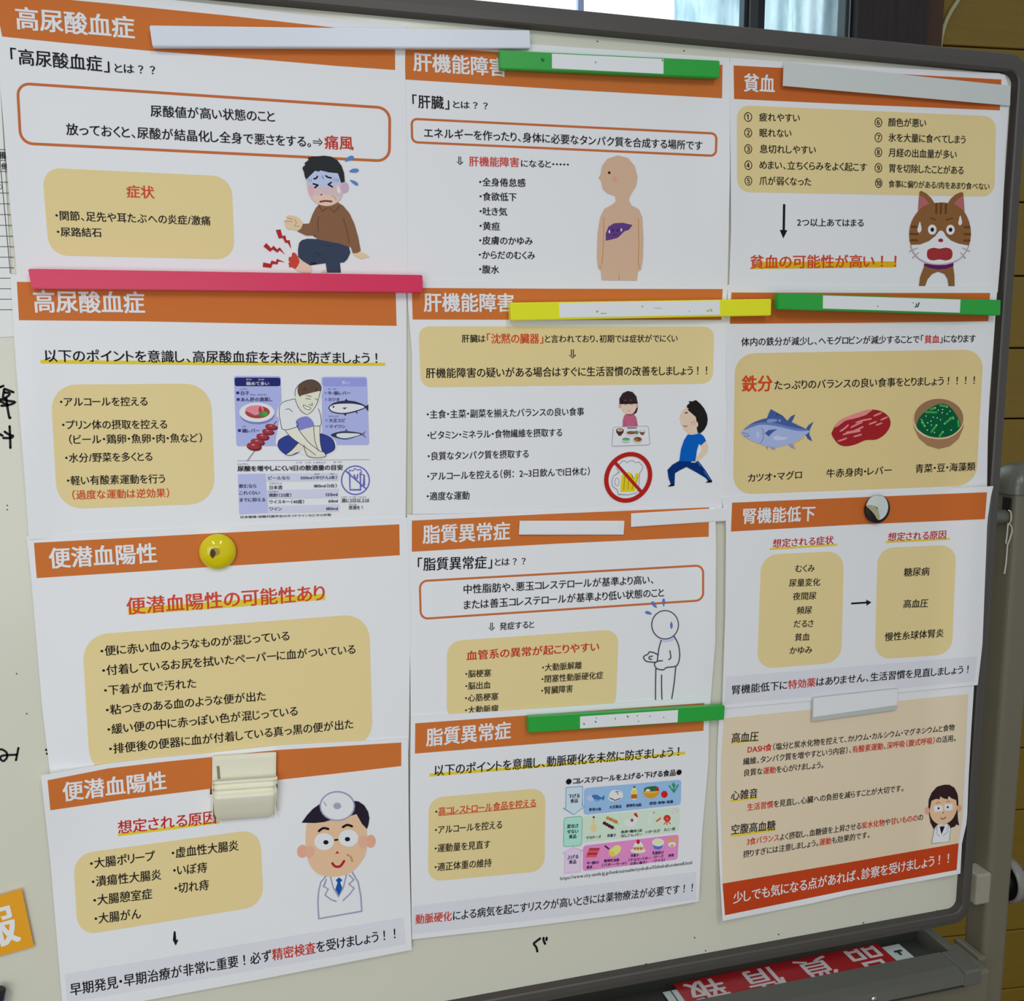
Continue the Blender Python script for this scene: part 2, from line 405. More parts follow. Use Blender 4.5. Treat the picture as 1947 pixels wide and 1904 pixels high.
board_ink([[(q[0], q[1]), (q[0] + 1.5, q[1] + 1)] for q in ((57, 886), (13, 961), (13, 969), (31, 1281), (50, 1357), (1320, 1783), (1341, 1808), (1228, 1833), (1641, 1755), (1782, 1732), (1480, 1777), (1135, 78), (1300, 96))], 1.7, (0, 0, 1), 'ink_specks', 'scattered dark specks')['kind'] = 'stuff'

# ---------------------------------------------------------------- stand, tray, crossbeam
stand = empty('whiteboard_stand', (-.17, .05, 0), 'grey steel whiteboard stand with rounded posts and a tray below the board', 'stand')
def post(x0, x1, m):
    mb = MB(); mb.box((x0, .030, .05), (x1, .064, 1.378), .0065, seg=5); mb.build('post', POST, stand, smooth=False)
    b = bmesh.new(); bmesh.ops.create_uvsphere(b, u_segments=48, v_segments=24, radius=1)
    c = (x0 + x1) / 2 + .008 * m; sg_ = lambda t, e: math.copysign(abs(t) ** e, t)
    for q in b.verts:
        x, y, z = q.co; r = math.hypot(x, y) or 1; cx_, sy_ = x / r, y / r; rr_ = r ** .75 if z > 0 else 1.
        q.co = Vector((c + sg_(cx_, .6) * rr_ * .0295, .049 + sg_(sy_, .6) * rr_ * .0235, 1.3765 + (z * .0265 if z > 0 else z * .006)))
    mb = MB(); mb.bm(b); mb.build('post_cap', POSTD, stand, smooth=True)
post(.7830, .8155, 1); post(-1.166, -1.133, -1)
mb = MB(); mb.box((.7805, .036, 1.352), (.7818, .047, 1.366)); mb.build('height_slot', BLACK, stand)
mb = MB(); mb.cyl((.724, .044, 1.345), (.7815, .044, 1.345), .0078, 28, bev=.0006); mb.build('pivot_pin', POSTD, stand)
mb = MB(); mb.cyl((-1.075, .044, 1.345), (-1.133, .044, 1.345), .0078, 28); mb.build('pivot_pin', POSTD, stand)
mb = MB(); mb.box((.7635, .027, .9055), (.7832, .052, .9420), .002); o = mb.build('stopper_block', mat_new('stopper', P((142, 136, 122)), rough=.45), stand)
# knob on the outer side
KZ = .9135
def ring_prof(name, prof, mat):
    V = []; Fq = []; nn = 40
    for r_, x_ in prof:
        for k in range(nn): a = 2 * math.pi * k / nn; V.append((.8145 + x_, .052 + r_ * math.cos(a), KZ + r_ * math.sin(a)))
    for k in range(len(prof) - 1):
        for j in range(nn): Fq.append((k * nn + j, k * nn + (j + 1) % nn, (k + 1) * nn + (j + 1) % nn, (k + 1) * nn + j))
    return link(name, V, Fq, mat, stand, smooth=True)
ring_prof('clamp_knob', [(.0225, .0085), (.0245, .0075), (.0262, .0095), (.0265, .015), (.025, .021), (.020, .0235), (.0005, .025)], mat_new('knob_grey', P((118, 116, 110)), rough=.25))
ring_prof('knob_hub', [(.0005, .0), (.010, .0), (.010, .010), (.0225, .0105), (.0225, .0086)], BLACK)
# lower sleeve and bracket, crossbeam, feet
mb = MB(); mb.box((.7725, .0255, .70), (.7832, .067, .8415), .003); mb.build('beam_bracket', POST, stand)
mb = MB(); mb.box((-1.137, .008, .735), (.7730, .062, .8385), .003); mb.build('crossbeam', POST, stand)
for x in (.798, -1.149):
    mb = MB(); mb.box((x - .02, -.28, .055), (x + .02, .34, .095), .006); mb.build('foot', POST, stand)
    for y in (-.25, .31):
        mb = MB(); mb.cyl((x - .012, y, .026), (x + .012, y, .026), .026, 24, bev=.003); mb.box((x - .016, y - .014, .036), (x + .016, y + .014, .056), .002); mb.build('castor', BLACK, stand)
# tray: overhanging front lip, end cap, floor, back
ZL = .860
mb = MB()
mb.add([(-1.07, .0245, ZL), (.7176, .0235, ZL), (.7176, -.001, ZL), (-1.07, -.001, ZL), (-1.07, -.0135, ZL - .0025), (.7176, -.0135, ZL - .0025), (.7176, -.0145, ZL - .014), (-1.07, -.0145, ZL - .014), (.7176, .0235, ZL - .003), (-1.07, .0245, ZL - .003), (.7176, -.010, ZL - .018), (-1.07, -.010, ZL - .018)],
       [(0, 1, 2, 3), (3, 2, 5, 4), (4, 5, 6, 7), (0, 9, 8, 1), (7, 6, 10, 11), (9, 11, 10, 8), (1, 8, 10, 6, 5, 2), (0, 3, 4, 7, 11, 9)])
mb.build('tray_lip', TRAYM, stand)
mb = MB(); mb.box((.7182, -.0142, ZL - .018), (.7400, .0240, ZL + .0003), .002); mb.box((.7290, .020, .8375), (.7400, .078, ZL + .0001), .0015); mb.build('tray_end_cap', TRAYM, stand)
mb = MB(); mb.box((-1.0915, -.0140, ZL - .018), (-1.0705, .078, ZL + .0003), .003); mb.build('tray_end_cap', TRAYM, stand)
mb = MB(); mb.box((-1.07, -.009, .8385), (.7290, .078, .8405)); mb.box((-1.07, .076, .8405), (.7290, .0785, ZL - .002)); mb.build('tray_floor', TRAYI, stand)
mb = MB(); b = bmesh.new(); bmesh.ops.create_uvsphere(b, u_segments=16, v_segments=10, radius=.0038)
sx = W(1654, 1884, .0)
for q in b.verts: q.co = Vector((q.co.x + .604, q.co.y * .7 - .0146, q.co.z + ZL - .0085))
mb.bm(b); mb.build('tray_screw', STEEL, stand, smooth=True)

# ================================================================ SHEETS
S = {}
# ---- first column
s = Sheet('printed_notice', 'white printed sheet with orange heading and a seated man with a sore red foot', 'notice',
          [(-16, -36), (200, -14), (441, 12), (621, 33), (772, 47)], [(-16, -36), (3.5, 200), (10.4, 284), (18.5, 387), (29, 486), (33, 545)], [(772, 47), (770, 120), (772, 200), (773, 324), (775, 521), (776, 545)], [(33, 545), (400, 545), (776, 545)], .0006,
          lifts=[(-10, 300, 60, 300, .003)])
s.F(0, 0, 2.496)
s.area('heading_band', [(-30, -35), (200, -13), (500, 15), (1100, 76), (1560, 128), (1875, 168), (1875, 332), (1600, 313), (1250, 283), (700, 240), (300, 203), (10, 173)], ORG)
s.title('高尿酸血症', 70, 84, 640, 134, 106)
s.T('「高尿酸血症」', 38, 264, 530, 308, 76); s.T('とは？？', 540, 322, 752, 334, 46)
s.rquad('outlined_box', [(82, 395), (1850, 513), (1848, 765), (98, 680)], 60, OUT, 1, 13)
s.T('尿酸値が高い状態のこと', 712, 526, 1307, 553, 55)
s.T([('放っておくと、尿酸が結晶化し全身で悪さをする。⇒', BLK, 0)], 312, 612, 1535, 676, 55); s.T('痛風', 1538, 674, 1678, 680, 66, RED, 1)
s.rquad('cream_panel', [(199, 795), (1098, 838), (1115, 1232), (233, 1212)], 90, CRM)
s.T('症状', 598, 908, 733, 913, 60, (190, 70, 45), 1)
s.T('・関節、足先や耳たぶへの炎症/激痛', 258, 1022, 1000, 1048, 46); s.T('・尿路結石', 265, 1100, 484, 1104, 44)
a = Art(s, (490, 280, 7.617), 'sitting_man_drawing')
SK = (208, 180, 158)
a.P((160, 165, 160), [(560, 1590), (760, 1715), (775, 1800), (620, 1805), (540, 1750), (450, 1720), (460, 1600), (500, 1530)]) if 0 else None
a.P(SK, [(560, 1580), (680, 1650), (765, 1720), (775, 1810), (610, 1810), (520, 1740), (450, 1700), (470, 1590)])
a.P((182, 62, 52), [(500, 1532), (545, 1535), (585, 1600), (605, 1650), (590, 1700), (545, 1762), (500, 1740), (450, 1735), (470, 1700), (442, 1690), (462, 1660), (442, 1635), (468, 1615), (452, 1590), (490, 1585)])
a.P(SK, [(920, 1800), (965, 1772), (1020, 1762), (1100, 1765), (1180, 1815), (920, 1815)], 0)
a.P((50, 60, 78), [(600, 1385), (640, 1345), (720, 1325), (880, 1332), (1050, 1350), (1200, 1385), (1320, 1440), (1342, 1530), (1300, 1620), (1250, 1668), (1190, 1674), (1205, 1816), (1003, 1816), (985, 1680), (962, 1530), (810, 1525), (785, 1600), (755, 1712), (660, 1655), (585, 1592), (583, 1480)], 0)
a.L((38, 46, 62), 10, [(985, 1420), (1040, 1432), (1090, 1420)], 1)
a.P((212, 182, 148), [(380, 1058), (425, 1050), (412, 1000), (460, 985), (560, 1005), (640, 1070), (655, 1140), (620, 1215), (560, 1205), (480, 1190), (440, 1195), (460, 1160), (400, 1150), (430, 1110), (480, 1090), (385, 1075)])
for q in ([(430, 1025), (510, 1045)], [(400, 1070), (500, 1080)], [(540, 1050), (560, 1100), (530, 1140), (600, 1145)]): a.L((170, 125, 80), 9, q, 1)
a.P((212, 182, 148), [(1380, 1540), (1490, 1520), (1560, 1545), (1620, 1590), (1560, 1600), (1515, 1618), (1440, 1595)])
BR = (124, 87, 62)
a.P(BR, [(745, 1105), (790, 980), (840, 880), (885, 830), (1000, 850), (1160, 798), (1240, 850), (1330, 960), (1400, 1110), (1455, 1300), (1492, 1500), (1440, 1535), (1378, 1538), (1345, 1440), (1328, 1448), (1180, 1395), (880, 1338), (882, 1245), (800, 1280), (700, 1280), (572, 1218), (625, 1180), (655, 1110)], 0)
for q in ([(882, 1010), (870, 1100), (880, 1215)], [(1240, 1030), (1290, 1200), (1325, 1380)]): a.L((92, 62, 40), 12, q, 1)
a.P((196, 172, 172), [(705, 440), (770, 330), (900, 330), (1080, 350), (1190, 400), (1230, 520), (1235, 660), (1185, 770), (1090, 835), (990, 852), (880, 825), (790, 760), (735, 660), (715, 540)])
a.E((184, 156, 176), 1262, 582, 56, 78)
a.P((172, 180, 206), [(710, 450), (760, 330), (900, 330), (1080, 350), (1190, 400), (1205, 510), (1100, 560), (960, 590), (800, 560), (716, 520)])
a.P((208, 182, 160), [(800, 730), (900, 690), (1060, 700), (1180, 740), (1110, 820), (990, 850), (880, 822)])
a.P((206, 160, 166), [(725, 560), (790, 570), (810, 640), (780, 700), (742, 660)])
a.P((40, 43, 44), [(702, 470), (680, 420), (668, 350), (650, 318), (650, 290), (690, 255), (676, 232), (738, 182), (722, 152), (790, 135), (880, 130), (960, 122), (1060, 135), (1150, 185), (1215, 270), (1250, 370), (1262, 500), (1206, 518), (1180, 430), (1160, 378), (1030, 365), (905, 336), (890, 355), (830, 342), (770, 310), (715, 380)], 0)
K = (32, 24, 40)
for q in ([(815, 458), (850, 448), (865, 422)], [(988, 415), (1020, 438), (1064, 445)], [(805, 530), (872, 550)], [(872, 550), (828, 586)], [(1066, 510), (1022, 540)], [(1022, 540), (1080, 574)]): a.L(K, 24, q)
for x in (740, 770, 930, 945, 1100, 1130, 1160): a.L((130, 130, 165), 9, [(x, 455 - (40 if 900 < x < 960 else 0)), (x + 8, 500 - (40 if 900 < x < 960 else 0))])
a.E((110, 40, 45), 922, 688, 13, 11); a.L((140, 45, 48), 28, [(905, 790), (980, 778), (1068, 786)]); a.L((165, 125, 100), 9, [(1078, 712), (1118, 728), (1135, 765)], 1)
a.P((214, 216, 222), [(1155, 550), (1180, 590), (1197, 640), (1180, 672), (1156, 650), (1148, 600)])
BL = (82, 122, 178)
for q in ([(1262, 205), (1290, 155), (1350, 122), (1390, 135), (1380, 180), (1320, 195)], [(1325, 355), (1370, 315), (1440, 310), (1465, 340), (1420, 368)], [(1332, 475), (1395, 485), (1445, 515), (1452, 555), (1400, 540)]): a.P(BL, q)
for q in ([(890, 850), (935, 928), (1020, 875)], [(1040, 880), (1110, 940), (1185, 850)]): a.L((96, 62, 38), 12, q)
RB = (160, 38, 40)
for q in ([(262, 1200), (330, 1190), (355, 1285), (400, 1278), (415, 1350), (462, 1346), (485, 1475), (432, 1382), (398, 1385), (365, 1315), (305, 1322)], [(82, 1435), (125, 1388), (195, 1465), (228, 1425), (280, 1482), (318, 1450), (398, 1558), (318, 1492), (285, 1525), (215, 1480), (180, 1515)], [(80, 1668), (180, 1690), (200, 1640), (265, 1662), (275, 1618), (395, 1665), (300, 1655), (285, 1697), (215, 1690), (195, 1748), (72, 1735)]): a.P(RB, q, 0)
a.done('cartoon drawing of a man in brown jumper with a sore red foot')
S[1] = s

s = Sheet('printed_notice', 'white printed sheet with a lavender food and drink chart, below the pink bar magnet', 'notice',
          [(19.6, 522), (300, 526), (768, 532)], [(19.6, 522), (26.6, 640), (33, 731), (46.6, 905), (55, 1026)], [(768, 532), (773, 564), (773, 800), (771, 995)], [(55, 1026), (400, 1012), (771, 995)], .0014,
          lifts=[(40, 860, 60, 260, .005)])
s.F(0, 520, 2.496)
s.area('heading_band', [(80, 40), (1000, 52), (1877, 62), (1882, 249), (1300, 240), (700, 228), (90, 222)], ORG)
s.title('高尿酸血症', 155, 133, 688, 139, 104)
s.U([(192, 410), (1000, 418), (1828, 424), (1828, 438), (1000, 434), (192, 427)])
s.T('以下のポイントを意識し、高尿酸血症を未然に防ぎましょう！', 205, 390, 1815, 402, 58)
s.rquad('cream_panel', [(239, 528), (1000, 523), (1022, 1093), (272, 1120)], 125, CRM)
for t, x0, y0, x1, y1 in (('・アルコールを控える', 280, 610, 702, 607), ('・プリン体の摂取を控える', 290, 719, 795, 716), ('（ビール・鶏卵・魚卵・肉・魚など）', 318, 789, 968, 780), ('・水分/野菜を多くとる', 305, 876, 725, 869), ('・軽い有酸素運動を行う', 313, 984, 785, 974)): s.T(t, x0, y0, x1, y1, 45)
s.T('（過度な運動は逆効果）', 333, 1052, 812, 1041, 44, (186, 66, 32))
a = Art(s, (430, 700, 6.347), 'food_chart_drawing', 3)
def rq(c, r):
    c = [np.array(p, float) for p in c]; q = []
    for i in range(4):
        u, b, d = c[i - 1], c[i], c[(i + 1) % 4]; e1 = (u - b) / np.hypot(*(u - b)); e2 = (d - b) / np.hypot(*(d - b))
        for t in (0, .25, .5, .75, 1): q.append((1 - t) ** 2 * (b + e1 * r) + 2 * (1 - t) * t * b + t * t * (b + e2 * r))
    return q
LV = (158, 163, 206); NV = (34, 36, 98)
a.P(LV, rq([(93, 95), (655, 98), (690, 940), (125, 942)], 30), 0).P(LV, rq([(1150, 105), (1698, 105), (1726, 928), (1165, 928)], 30), 0)
a.P(NV, rq([(100, 115), (655, 116), (656, 220), (105, 220)], 28), 0).P((136, 142, 200), rq([(1168, 120), (1692, 122), (1698, 224), (1168, 222)], 28), 0)
for x, y in ((140, 300), (145, 380), (160, 755)): a.P((40, 40, 110), [(x - 18, y - 17), (x + 18, y - 17), (x + 18, y + 17), (x - 18, y + 17)], 0)
for x, y in ((1200, 302), (1203, 380), (1212, 632), (1215, 705)): a.P((128, 132, 190), [(x - 15, y - 15), (x + 15, y - 15), (x + 15, y + 15), (x - 15, y + 15)], 0)
a.E((112, 118, 172), 377, 570, 208, 110).E((216, 220, 228), 370, 535, 212, 118).E((232, 234, 238), 372, 530, 178, 92).E((150, 62, 44), 378, 532, 150, 76)
a.P((216, 128, 138), [(232, 495), (300, 455), (420, 455), (450, 520), (360, 570), (262, 552)]).P((150, 66, 60), [(240, 520), (350, 575), (355, 600), (250, 555)]).P((192, 38, 62), [(390, 520), (400, 470), (415, 465), (440, 520), (415, 545)])
a.E((46, 132, 62), 430, 560, 42, 26).E((60, 150, 70), 470, 552, 32, 26)
a.L((138, 132, 138), 14, [(255, 1120), (345, 1000)]).L((120, 60, 60), 12, [(570, 690), (605, 645)])
for x, y, rx, ry in ((545, 710, 78, 36), (505, 770, 76, 36), (440, 830, 80, 42), (378, 892, 88, 42), (335, 945, 92, 50)):
    a.E((104, 34, 42), x + 4, y + 6, rx, ry, .15).E((148, 50, 56), x - 6, y - 6, rx * .86, ry * .78, .15).E((206, 140, 140), x - rx * .1, y - ry * .35, rx * .22, ry * .14, .2)
# sitting figure
a.P((220, 222, 232), [(600, 860), (640, 640), (610, 560), (650, 430), (720, 370), (820, 340), (820, 260), (880, 170), (1040, 130), (1150, 190), (1160, 290), (1110, 460), (1150, 560), (1160, 790), (1240, 830), (1325, 890), (1320, 990), (1215, 1050), (1200, 1085), (1100, 1100), (960, 1060), (860, 1030), (760, 1075), (660, 1020), (610, 940)])
a.P((44, 58, 128), [(620, 940), (640, 870), (720, 820), (790, 800), (930, 900), (930, 960), (880, 1020), (760, 1062), (665, 1010)]).P((44, 58, 128), [(1125, 805), (1200, 810), (1290, 872), (1308, 980), (1200, 1042), (1110, 1020)])
a.P((226, 198, 180), [(725, 1040), (790, 990), (870, 905), (930, 930), (905, 1000), (850, 1020), (780, 1050)]).P((226, 198, 180), [(940, 930), (1010, 930), (1190, 1030), (1200, 1068), (1080, 1085), (975, 1052), (935, 1000)])
a.P((228, 200, 184), [(888, 740), (1050, 700), (1075, 850), (1090, 980), (1000, 1000), (955, 920)])
a.P((232, 206, 188), [(712, 755), (850, 695), (900, 780), (1010, 910), (1150, 1015), (1160, 1050), (1080, 1050), (960, 960), (800, 850)])
a.P((232, 206, 188), [(1055, 702), (1132, 695), (1132, 880), (1160, 1010), (1110, 1020), (1070, 900)])
a.P((222, 226, 234), [(640, 545), (655, 440), (725, 398), (832, 372), (870, 480), (940, 560), (1040, 470), (1110, 490), (1135, 580), (1142, 690), (1050, 695), (1040, 640), (920, 640), (850, 640), (862, 705), (690, 745), (660, 640)])
a.P((120, 120, 186), [(842, 650), (890, 600), (980, 585), (1045, 640), (1055, 702), (960, 730), (878, 748)])
a.P((234, 204, 184), [(835, 340), (850, 300), (950, 215), (1105, 250), (1122, 340), (1100, 430), (1040, 520), (985, 560), (930, 530), (870, 450)])
a.E((234, 204, 184), 850, 310, 25, 38)
a.P((88, 68, 56), [(862, 290), (870, 220), (930, 165), (1040, 142), (1115, 178), (1145, 240), (1130, 282), (1080, 240), (1020, 218), (950, 228), (915, 270), (900, 345), (878, 330)])
D = (44, 40, 60)
for q in ([(832, 372), (725, 398), (655, 440), (640, 545), (655, 640), (690, 745), (862, 705), (850, 640)], [(835, 375), (850, 430), (905, 520), (975, 565)], [(1110, 490), (1138, 570), (1142, 690), (1055, 698)], [(712, 755), (800, 850), (960, 960), (1080, 1050)], [(850, 695), (900, 780), (1010, 910), (1150, 1015)], [(1055, 702), (1072, 880), (1115, 1000)], [(1132, 695), (1134, 880), (1160, 1010)], [(835, 340), (832, 280), (870, 210), (950, 155), (1040, 142), (1115, 178), (1148, 240), (1122, 340), (1095, 430), (1040, 520), (985, 560)], [(940, 930), (975, 1052), (1080, 1085), (1200, 1068), (1190, 1030)], [(725, 1040), (790, 990), (870, 905)], [(620, 940), (640, 870), (720, 820)], [(1125, 805), (1200, 810), (1290, 872), (1308, 980), (1200, 1042)], [(970, 332), (1030, 345)], [(960, 368), (1018, 376)], [(1075, 370), (1108, 386)], [(1035, 420), (1040, 450), (1000, 440)], [(720, 500), (760, 495), (800, 530)]): a.L(D, 7, q, 1)
a.P((240, 238, 240), [(930, 445), (975, 462), (1022, 482), (1000, 505), (950, 488)]).L(D, 6, [(930, 445), (975, 462), (1022, 482), (1000, 505), (950, 488)], 1, 1)
# fish
a.P((40, 44, 70), [(1240, 465), (1300, 420), (1420, 395), (1560, 405), (1690, 468), (1560, 530), (1420, 556), (1290, 540), (1240, 500)]).P((206, 210, 224), [(1252, 468), (1310, 440), (1420, 430), (1560, 435), (1670, 470), (1560, 515), (1420, 542), (1300, 528), (1255, 498)])
for q in ([(1425, 400), (1450, 370), (1480, 405)], [(1530, 410), (1560, 400), (1570, 420)], [(1670, 470), (1715, 440), (1715, 525)], [(1410, 545), (1440, 582), (1455, 550)], [(1400, 480), (1460, 475), (1430, 500)], [(1560, 530), (1585, 560), (1580, 525)]): a.P((40, 44, 70), q, 0)
a.E((40, 44, 70), 1295, 468, 12, 12)
a.P((46, 50, 66), [(1268, 800), (1350, 772), (1450, 762), (1600, 780), (1650, 800), (1600, 818), (1450, 862), (1330, 842), (1275, 820)]).P((196, 204, 218), [(1340, 795), (1450, 785), (1620, 800), (1450, 848), (1345, 830)])
for q in ([(1430, 765), (1448, 730), (1475, 768)], [(1630, 800), (1690, 758), (1660, 800), (1692, 846)], [(1450, 850), (1460, 868), (1480, 850)]): a.P((90, 96, 96), q, 0)
a.L((140, 142, 164), 6, [(135, 1120), (1728, 1105)])
a.P((168, 172, 212), [(140, 1280), (470, 1275), (510, 1750), (158, 1765)], 0)
for q in ([(470, 1275), (1352, 1266), (1353, 1360), (480, 1370)], [(487, 1475), (1355, 1458), (1357, 1563), (494, 1578)], [(500, 1668), (1360, 1645), (1363, 1733), (508, 1750)]): a.P((188, 190, 206), q, 0)
PB = (92, 96, 168)
a.L(PB, 15, [(1560 + 168 * math.cos(t), 1355 + 172 * math.sin(t)) for t in np.linspace(0, 6.283, 28, endpoint=False)], 0, 1)
for q in ([(1490, 1275), (1495, 1470), (1622, 1470), (1618, 1265)], [(1630, 1285), (1665, 1290), (1663, 1415), (1632, 1425)], [(1440, 1240), (1690, 1460)], [(1545, 1290), (1555, 1335), (1580, 1335), (1588, 1285)]): a.L(PB, 16, q)
a.L(PB, 10, [(1480, 1275), (1490, 1235), (1530, 1240), (1550, 1215), (1590, 1232), (1620, 1225), (1635, 1262)], 1)
a.done('chart of foods with a crouching man, fish, skewer and drinks table')
s.F(430, 700, 6.347)
s.T('極めて多い', 240, 187, 522, 187, 46, (214, 216, 230), 0, lay=6); s.T('多い', 1390, 176, 1498, 178, 44, (214, 216, 230), 0, lay=6)
s.T('きわ　　　　おお', 240, 138, 462, 138, 20, (200, 202, 220), lay=6)
TN = (40, 40, 84)
for t, x0, y0, x1, y1, h in (('白子', 170, 302, 280, 303, 50), ('あん肝の酒蒸し', 175, 380, 560, 378, 50), ('鶏レバー', 190, 757, 405, 756, 50), ('牛・豚レバー', 1225, 303, 1500, 302, 46), ('カツオ', 1228, 380, 1372, 380, 46), ('大正エビ', 1238, 632, 1440, 632, 46), ('マイワシ', 1238, 705, 1440, 706, 46)): s.T(t, x0, y0, x1, y1, h, TN, 1, lay=6)
s.T('尿酸を増やしにくい1日の飲酒量の目安', 135, 1215, 1412, 1200, 66, (28, 24, 36), 2, lay=6)
for t, x0, y0, x1, y1, h in (('飲むなら', 153, 1425, 368, 1423, 48), ('これくらい', 155, 1508, 410, 1505, 48), ('までに抑える', 160, 1593, 475, 1588, 48), ('ビールなら', 507, 1328, 770, 1325, 46), ('500ml（中びん1本）', 895, 1325, 1348, 1320, 44), ('日本酒', 515, 1443, 677, 1440, 48), ('180ml（1合）', 1060, 1423, 1348, 1420, 44), ('焼酎（25度）', 513, 1535, 795, 1532, 46), ('120ml', 1203, 1527, 1345, 1525, 46), ('ウイスキー（40度）', 515, 1616, 950, 1612, 46), ('60ml', 1232, 1605, 1347, 1603, 46), ('ワイン', 518, 1702, 675, 1700, 46), ('180ml', 1207, 1697, 1348, 1695, 46), ('週に2日以上は', 1390, 1600, 1730, 1596, 50), ('禁酒を！', 1478, 1686, 1665, 1682, 48), ('日本痛風・核酸代謝学会のガイドラインなどから作製', 165, 1800, 1268, 1772, 30)): s.T(t, x0, y0, x1, y1, h, (44, 42, 66), 1, lay=6)
for t, x0, y0, x1 in (('しらこ', 165, 252, 260), ('きも　さかむ', 285, 322, 490), ('とり', 192, 705, 240), ('うし　ぶた', 1228, 252, 1335), ('たいしょう', 1235, 582, 1355), ('にょうさん', 135, 1158, 268), ('いち　　いん　しゅりょう', 845, 1140, 1200), ('め　やす', 1295, 1136, 1400), ('ちゅう', 1062, 1280, 1130), ('ほん', 1255, 1277, 1308), ('にほんしゅ', 522, 1392, 672), ('しょうちゅう', 505, 1492, 628), ('しゅう　ふつか　いじょう', 1388, 1556, 1690), ('きんしゅ', 1482, 1645, 1575)): s.T(t, x0, y0, x1, y0, 18, (70, 68, 96), 0, 'reading_aid', lay=6)
S[4] = s

s = Sheet('printed_notice', 'white printed sheet with orange heading held by the round yellow magnet', 'notice',
          [(50.4, 1020), (400, 1003), (775, 984)], [(50.4, 1020), (58, 1086), (80, 1345), (96, 1480)], [(775, 984), (780.6, 1185), (777, 1425)], [(96, 1480), (400, 1455), (777, 1425)], .0022,
          lifts=[(40, 1100, 60, 200, .0015)])
s.F(0, 980, 2.434)
s.area('heading_band', [(157, 128), (1000, 83), (1848, 42), (1850, 185), (1000, 238), (170, 291)], ORG)
s.title('便潜血陽性', 225, 200, 728, 174, 94)
s.U([(592, 431), (1050, 397), (1503, 363), (1505, 391), (1050, 428), (594, 461)])
s.T('便潜血陽性の可能性あり', 583, 422, 1507, 357, 78, (190, 66, 42), 1)
s.rquad('cream_panel', [(379, 556), (1708, 455), (1726, 1072), (418, 1205)], 120, CRM)
for t, x0, y0, x1, y1 in (('・便に赤い血のようなものが混じっている', 460, 630, 1342, 557), ('・付着しているお尻を拭いたペーパーに血がついている', 468, 720, 1647, 619), ('・下着が血で汚れた', 477, 812, 910, 777), ('・粘つきのある血のような便が出た', 485, 903, 1232, 835), ('・緩い便の中に赤っぽい色が混じっている', 492, 993, 1380, 905), ('・排便後の便器に血が付着している真っ黒の便が出た', 500, 1083, 1637, 965)): s.T(t, x0, y0, x1, y1, 47)
S[7] = s

s = Sheet('printed_notice', 'white printed sheet with a cartoon doctor in a head mirror, under the cream clip', 'notice',
          [(78, 1475), (205, 1452), (300, 1441), (398, 1432), (534, 1417), (775.7, 1404.5)], [(78, 1475), (96, 1641), (110.6, 1816), (121, 1938)], [(775.7, 1404.5), (777.7, 1605), (782.7, 1806.7)], [(121, 1938), (267, 1905), (520, 1858), (782.7, 1806.7)], .0032,
          lifts=[(60, 1480, 90, 120, .007), (700, 1820, 200, 80, .002)])
s.F(0, 1400, 2.434)
s.area('heading_band', [(220, 205), (500, 150), (735, 122), (970, 98), (1280, 65), (1857, 30), (1857, 139), (1570, 172), (1280, 204), (975, 244), (600, 290), (233, 344)], ORG)
s.title('便潜血陽性', 288, 260, 772, 203, 88)
s.U([(545, 450), (770, 422), (1015, 392), (1015, 404), (770, 436), (547, 464)])
s.T('想定される原因', 543, 424, 1003, 374, 62, (176, 36, 30))
s.rquad('cream_panel', [(338, 548), (1203, 430), (1221, 786), (360, 925)], 90, CRM)
for t, x0, y0, x1, y1 in (('・大腸ポリープ', 412, 592, 720, 553), ('・潰瘍性大腸炎', 420, 676, 748, 640), ('・大腸憩室症', 427, 762, 705, 729), ('・大腸がん', 433, 847, 655, 821), ('・虚血性大腸炎', 790, 543, 1105, 505), ('・いぼ痔', 797, 623, 960, 607), ('・切れ痔', 803, 706, 968, 688)): s.T(t, x0, y0, x1, y1, 50)
s.area('arrow', [(804, 904), (812, 904), (816, 944), (826, 943), (813, 971), (800, 945), (808, 945)], BLK, 2)
s.area('grey_footer_strip', [(300, 1102), (1868, 839), (1877, 963), (310, 1234)], GRY, 1)
s.T([('早期発見・早期治療が非常に重要！必ず', BLK, 0), ('精密検査', RED, 1), ('を受けましょう！！', BLK, 0)], 322, 1176, 1850, 910, 56, mids=[(850, 1086), (1395, 990)])
a = Art(s, (540, 1480, 6.565), 'doctor_drawing')
FC = (214, 172, 138); EA = (220, 152, 128); GL_ = (140, 142, 164)
a.P((214, 217, 226), [(470, 1260), (560, 1225), (760, 1210), (850, 1170), (925, 1270), (960, 1450), (970, 1660), (432, 1755), (425, 1600), (440, 1350)], 0)
for q in ([(515, 1235), (460, 1300), (432, 1420), (424, 1560), (435, 1755), (970, 1662), (958, 1480), (925, 1300), (850, 1175)],): a.L(GL_, 18, q)
for q in ([(580, 1235), (615, 1370), (680, 1480), (740, 1370), (780, 1205)], [(528, 1265), (495, 1355), (552, 1385), (512, 1460), (590, 1520), (650, 1540)], [(815, 1212), (872, 1270), (810, 1325), (876, 1375), (820, 1450), (737, 1530)]): a.L(GL_, 18, q)
a.P((24, 74, 150), [(645, 1275), (685, 1240), (730, 1272), (702, 1305), (728, 1370), (685, 1468), (640, 1390), (668, 1305)], 0)
a.E(EA, 228, 915, 65, 80).E(EA, 1083, 790, 60, 80)
a.P(FC, [(275, 640), (300, 560), (450, 535), (700, 520), (820, 465), (905, 445), (1000, 560), (1032, 680), (1035, 830), (1010, 970), (930, 1090), (850, 1170), (760, 1210), (640, 1232), (520, 1225), (420, 1190), (340, 1110), (290, 990), (270, 800)])
a.E((218, 156, 132), 322, 920, 62, 74).E((216, 158, 134), 985, 795, 62, 84)
HR = (34, 27, 40)
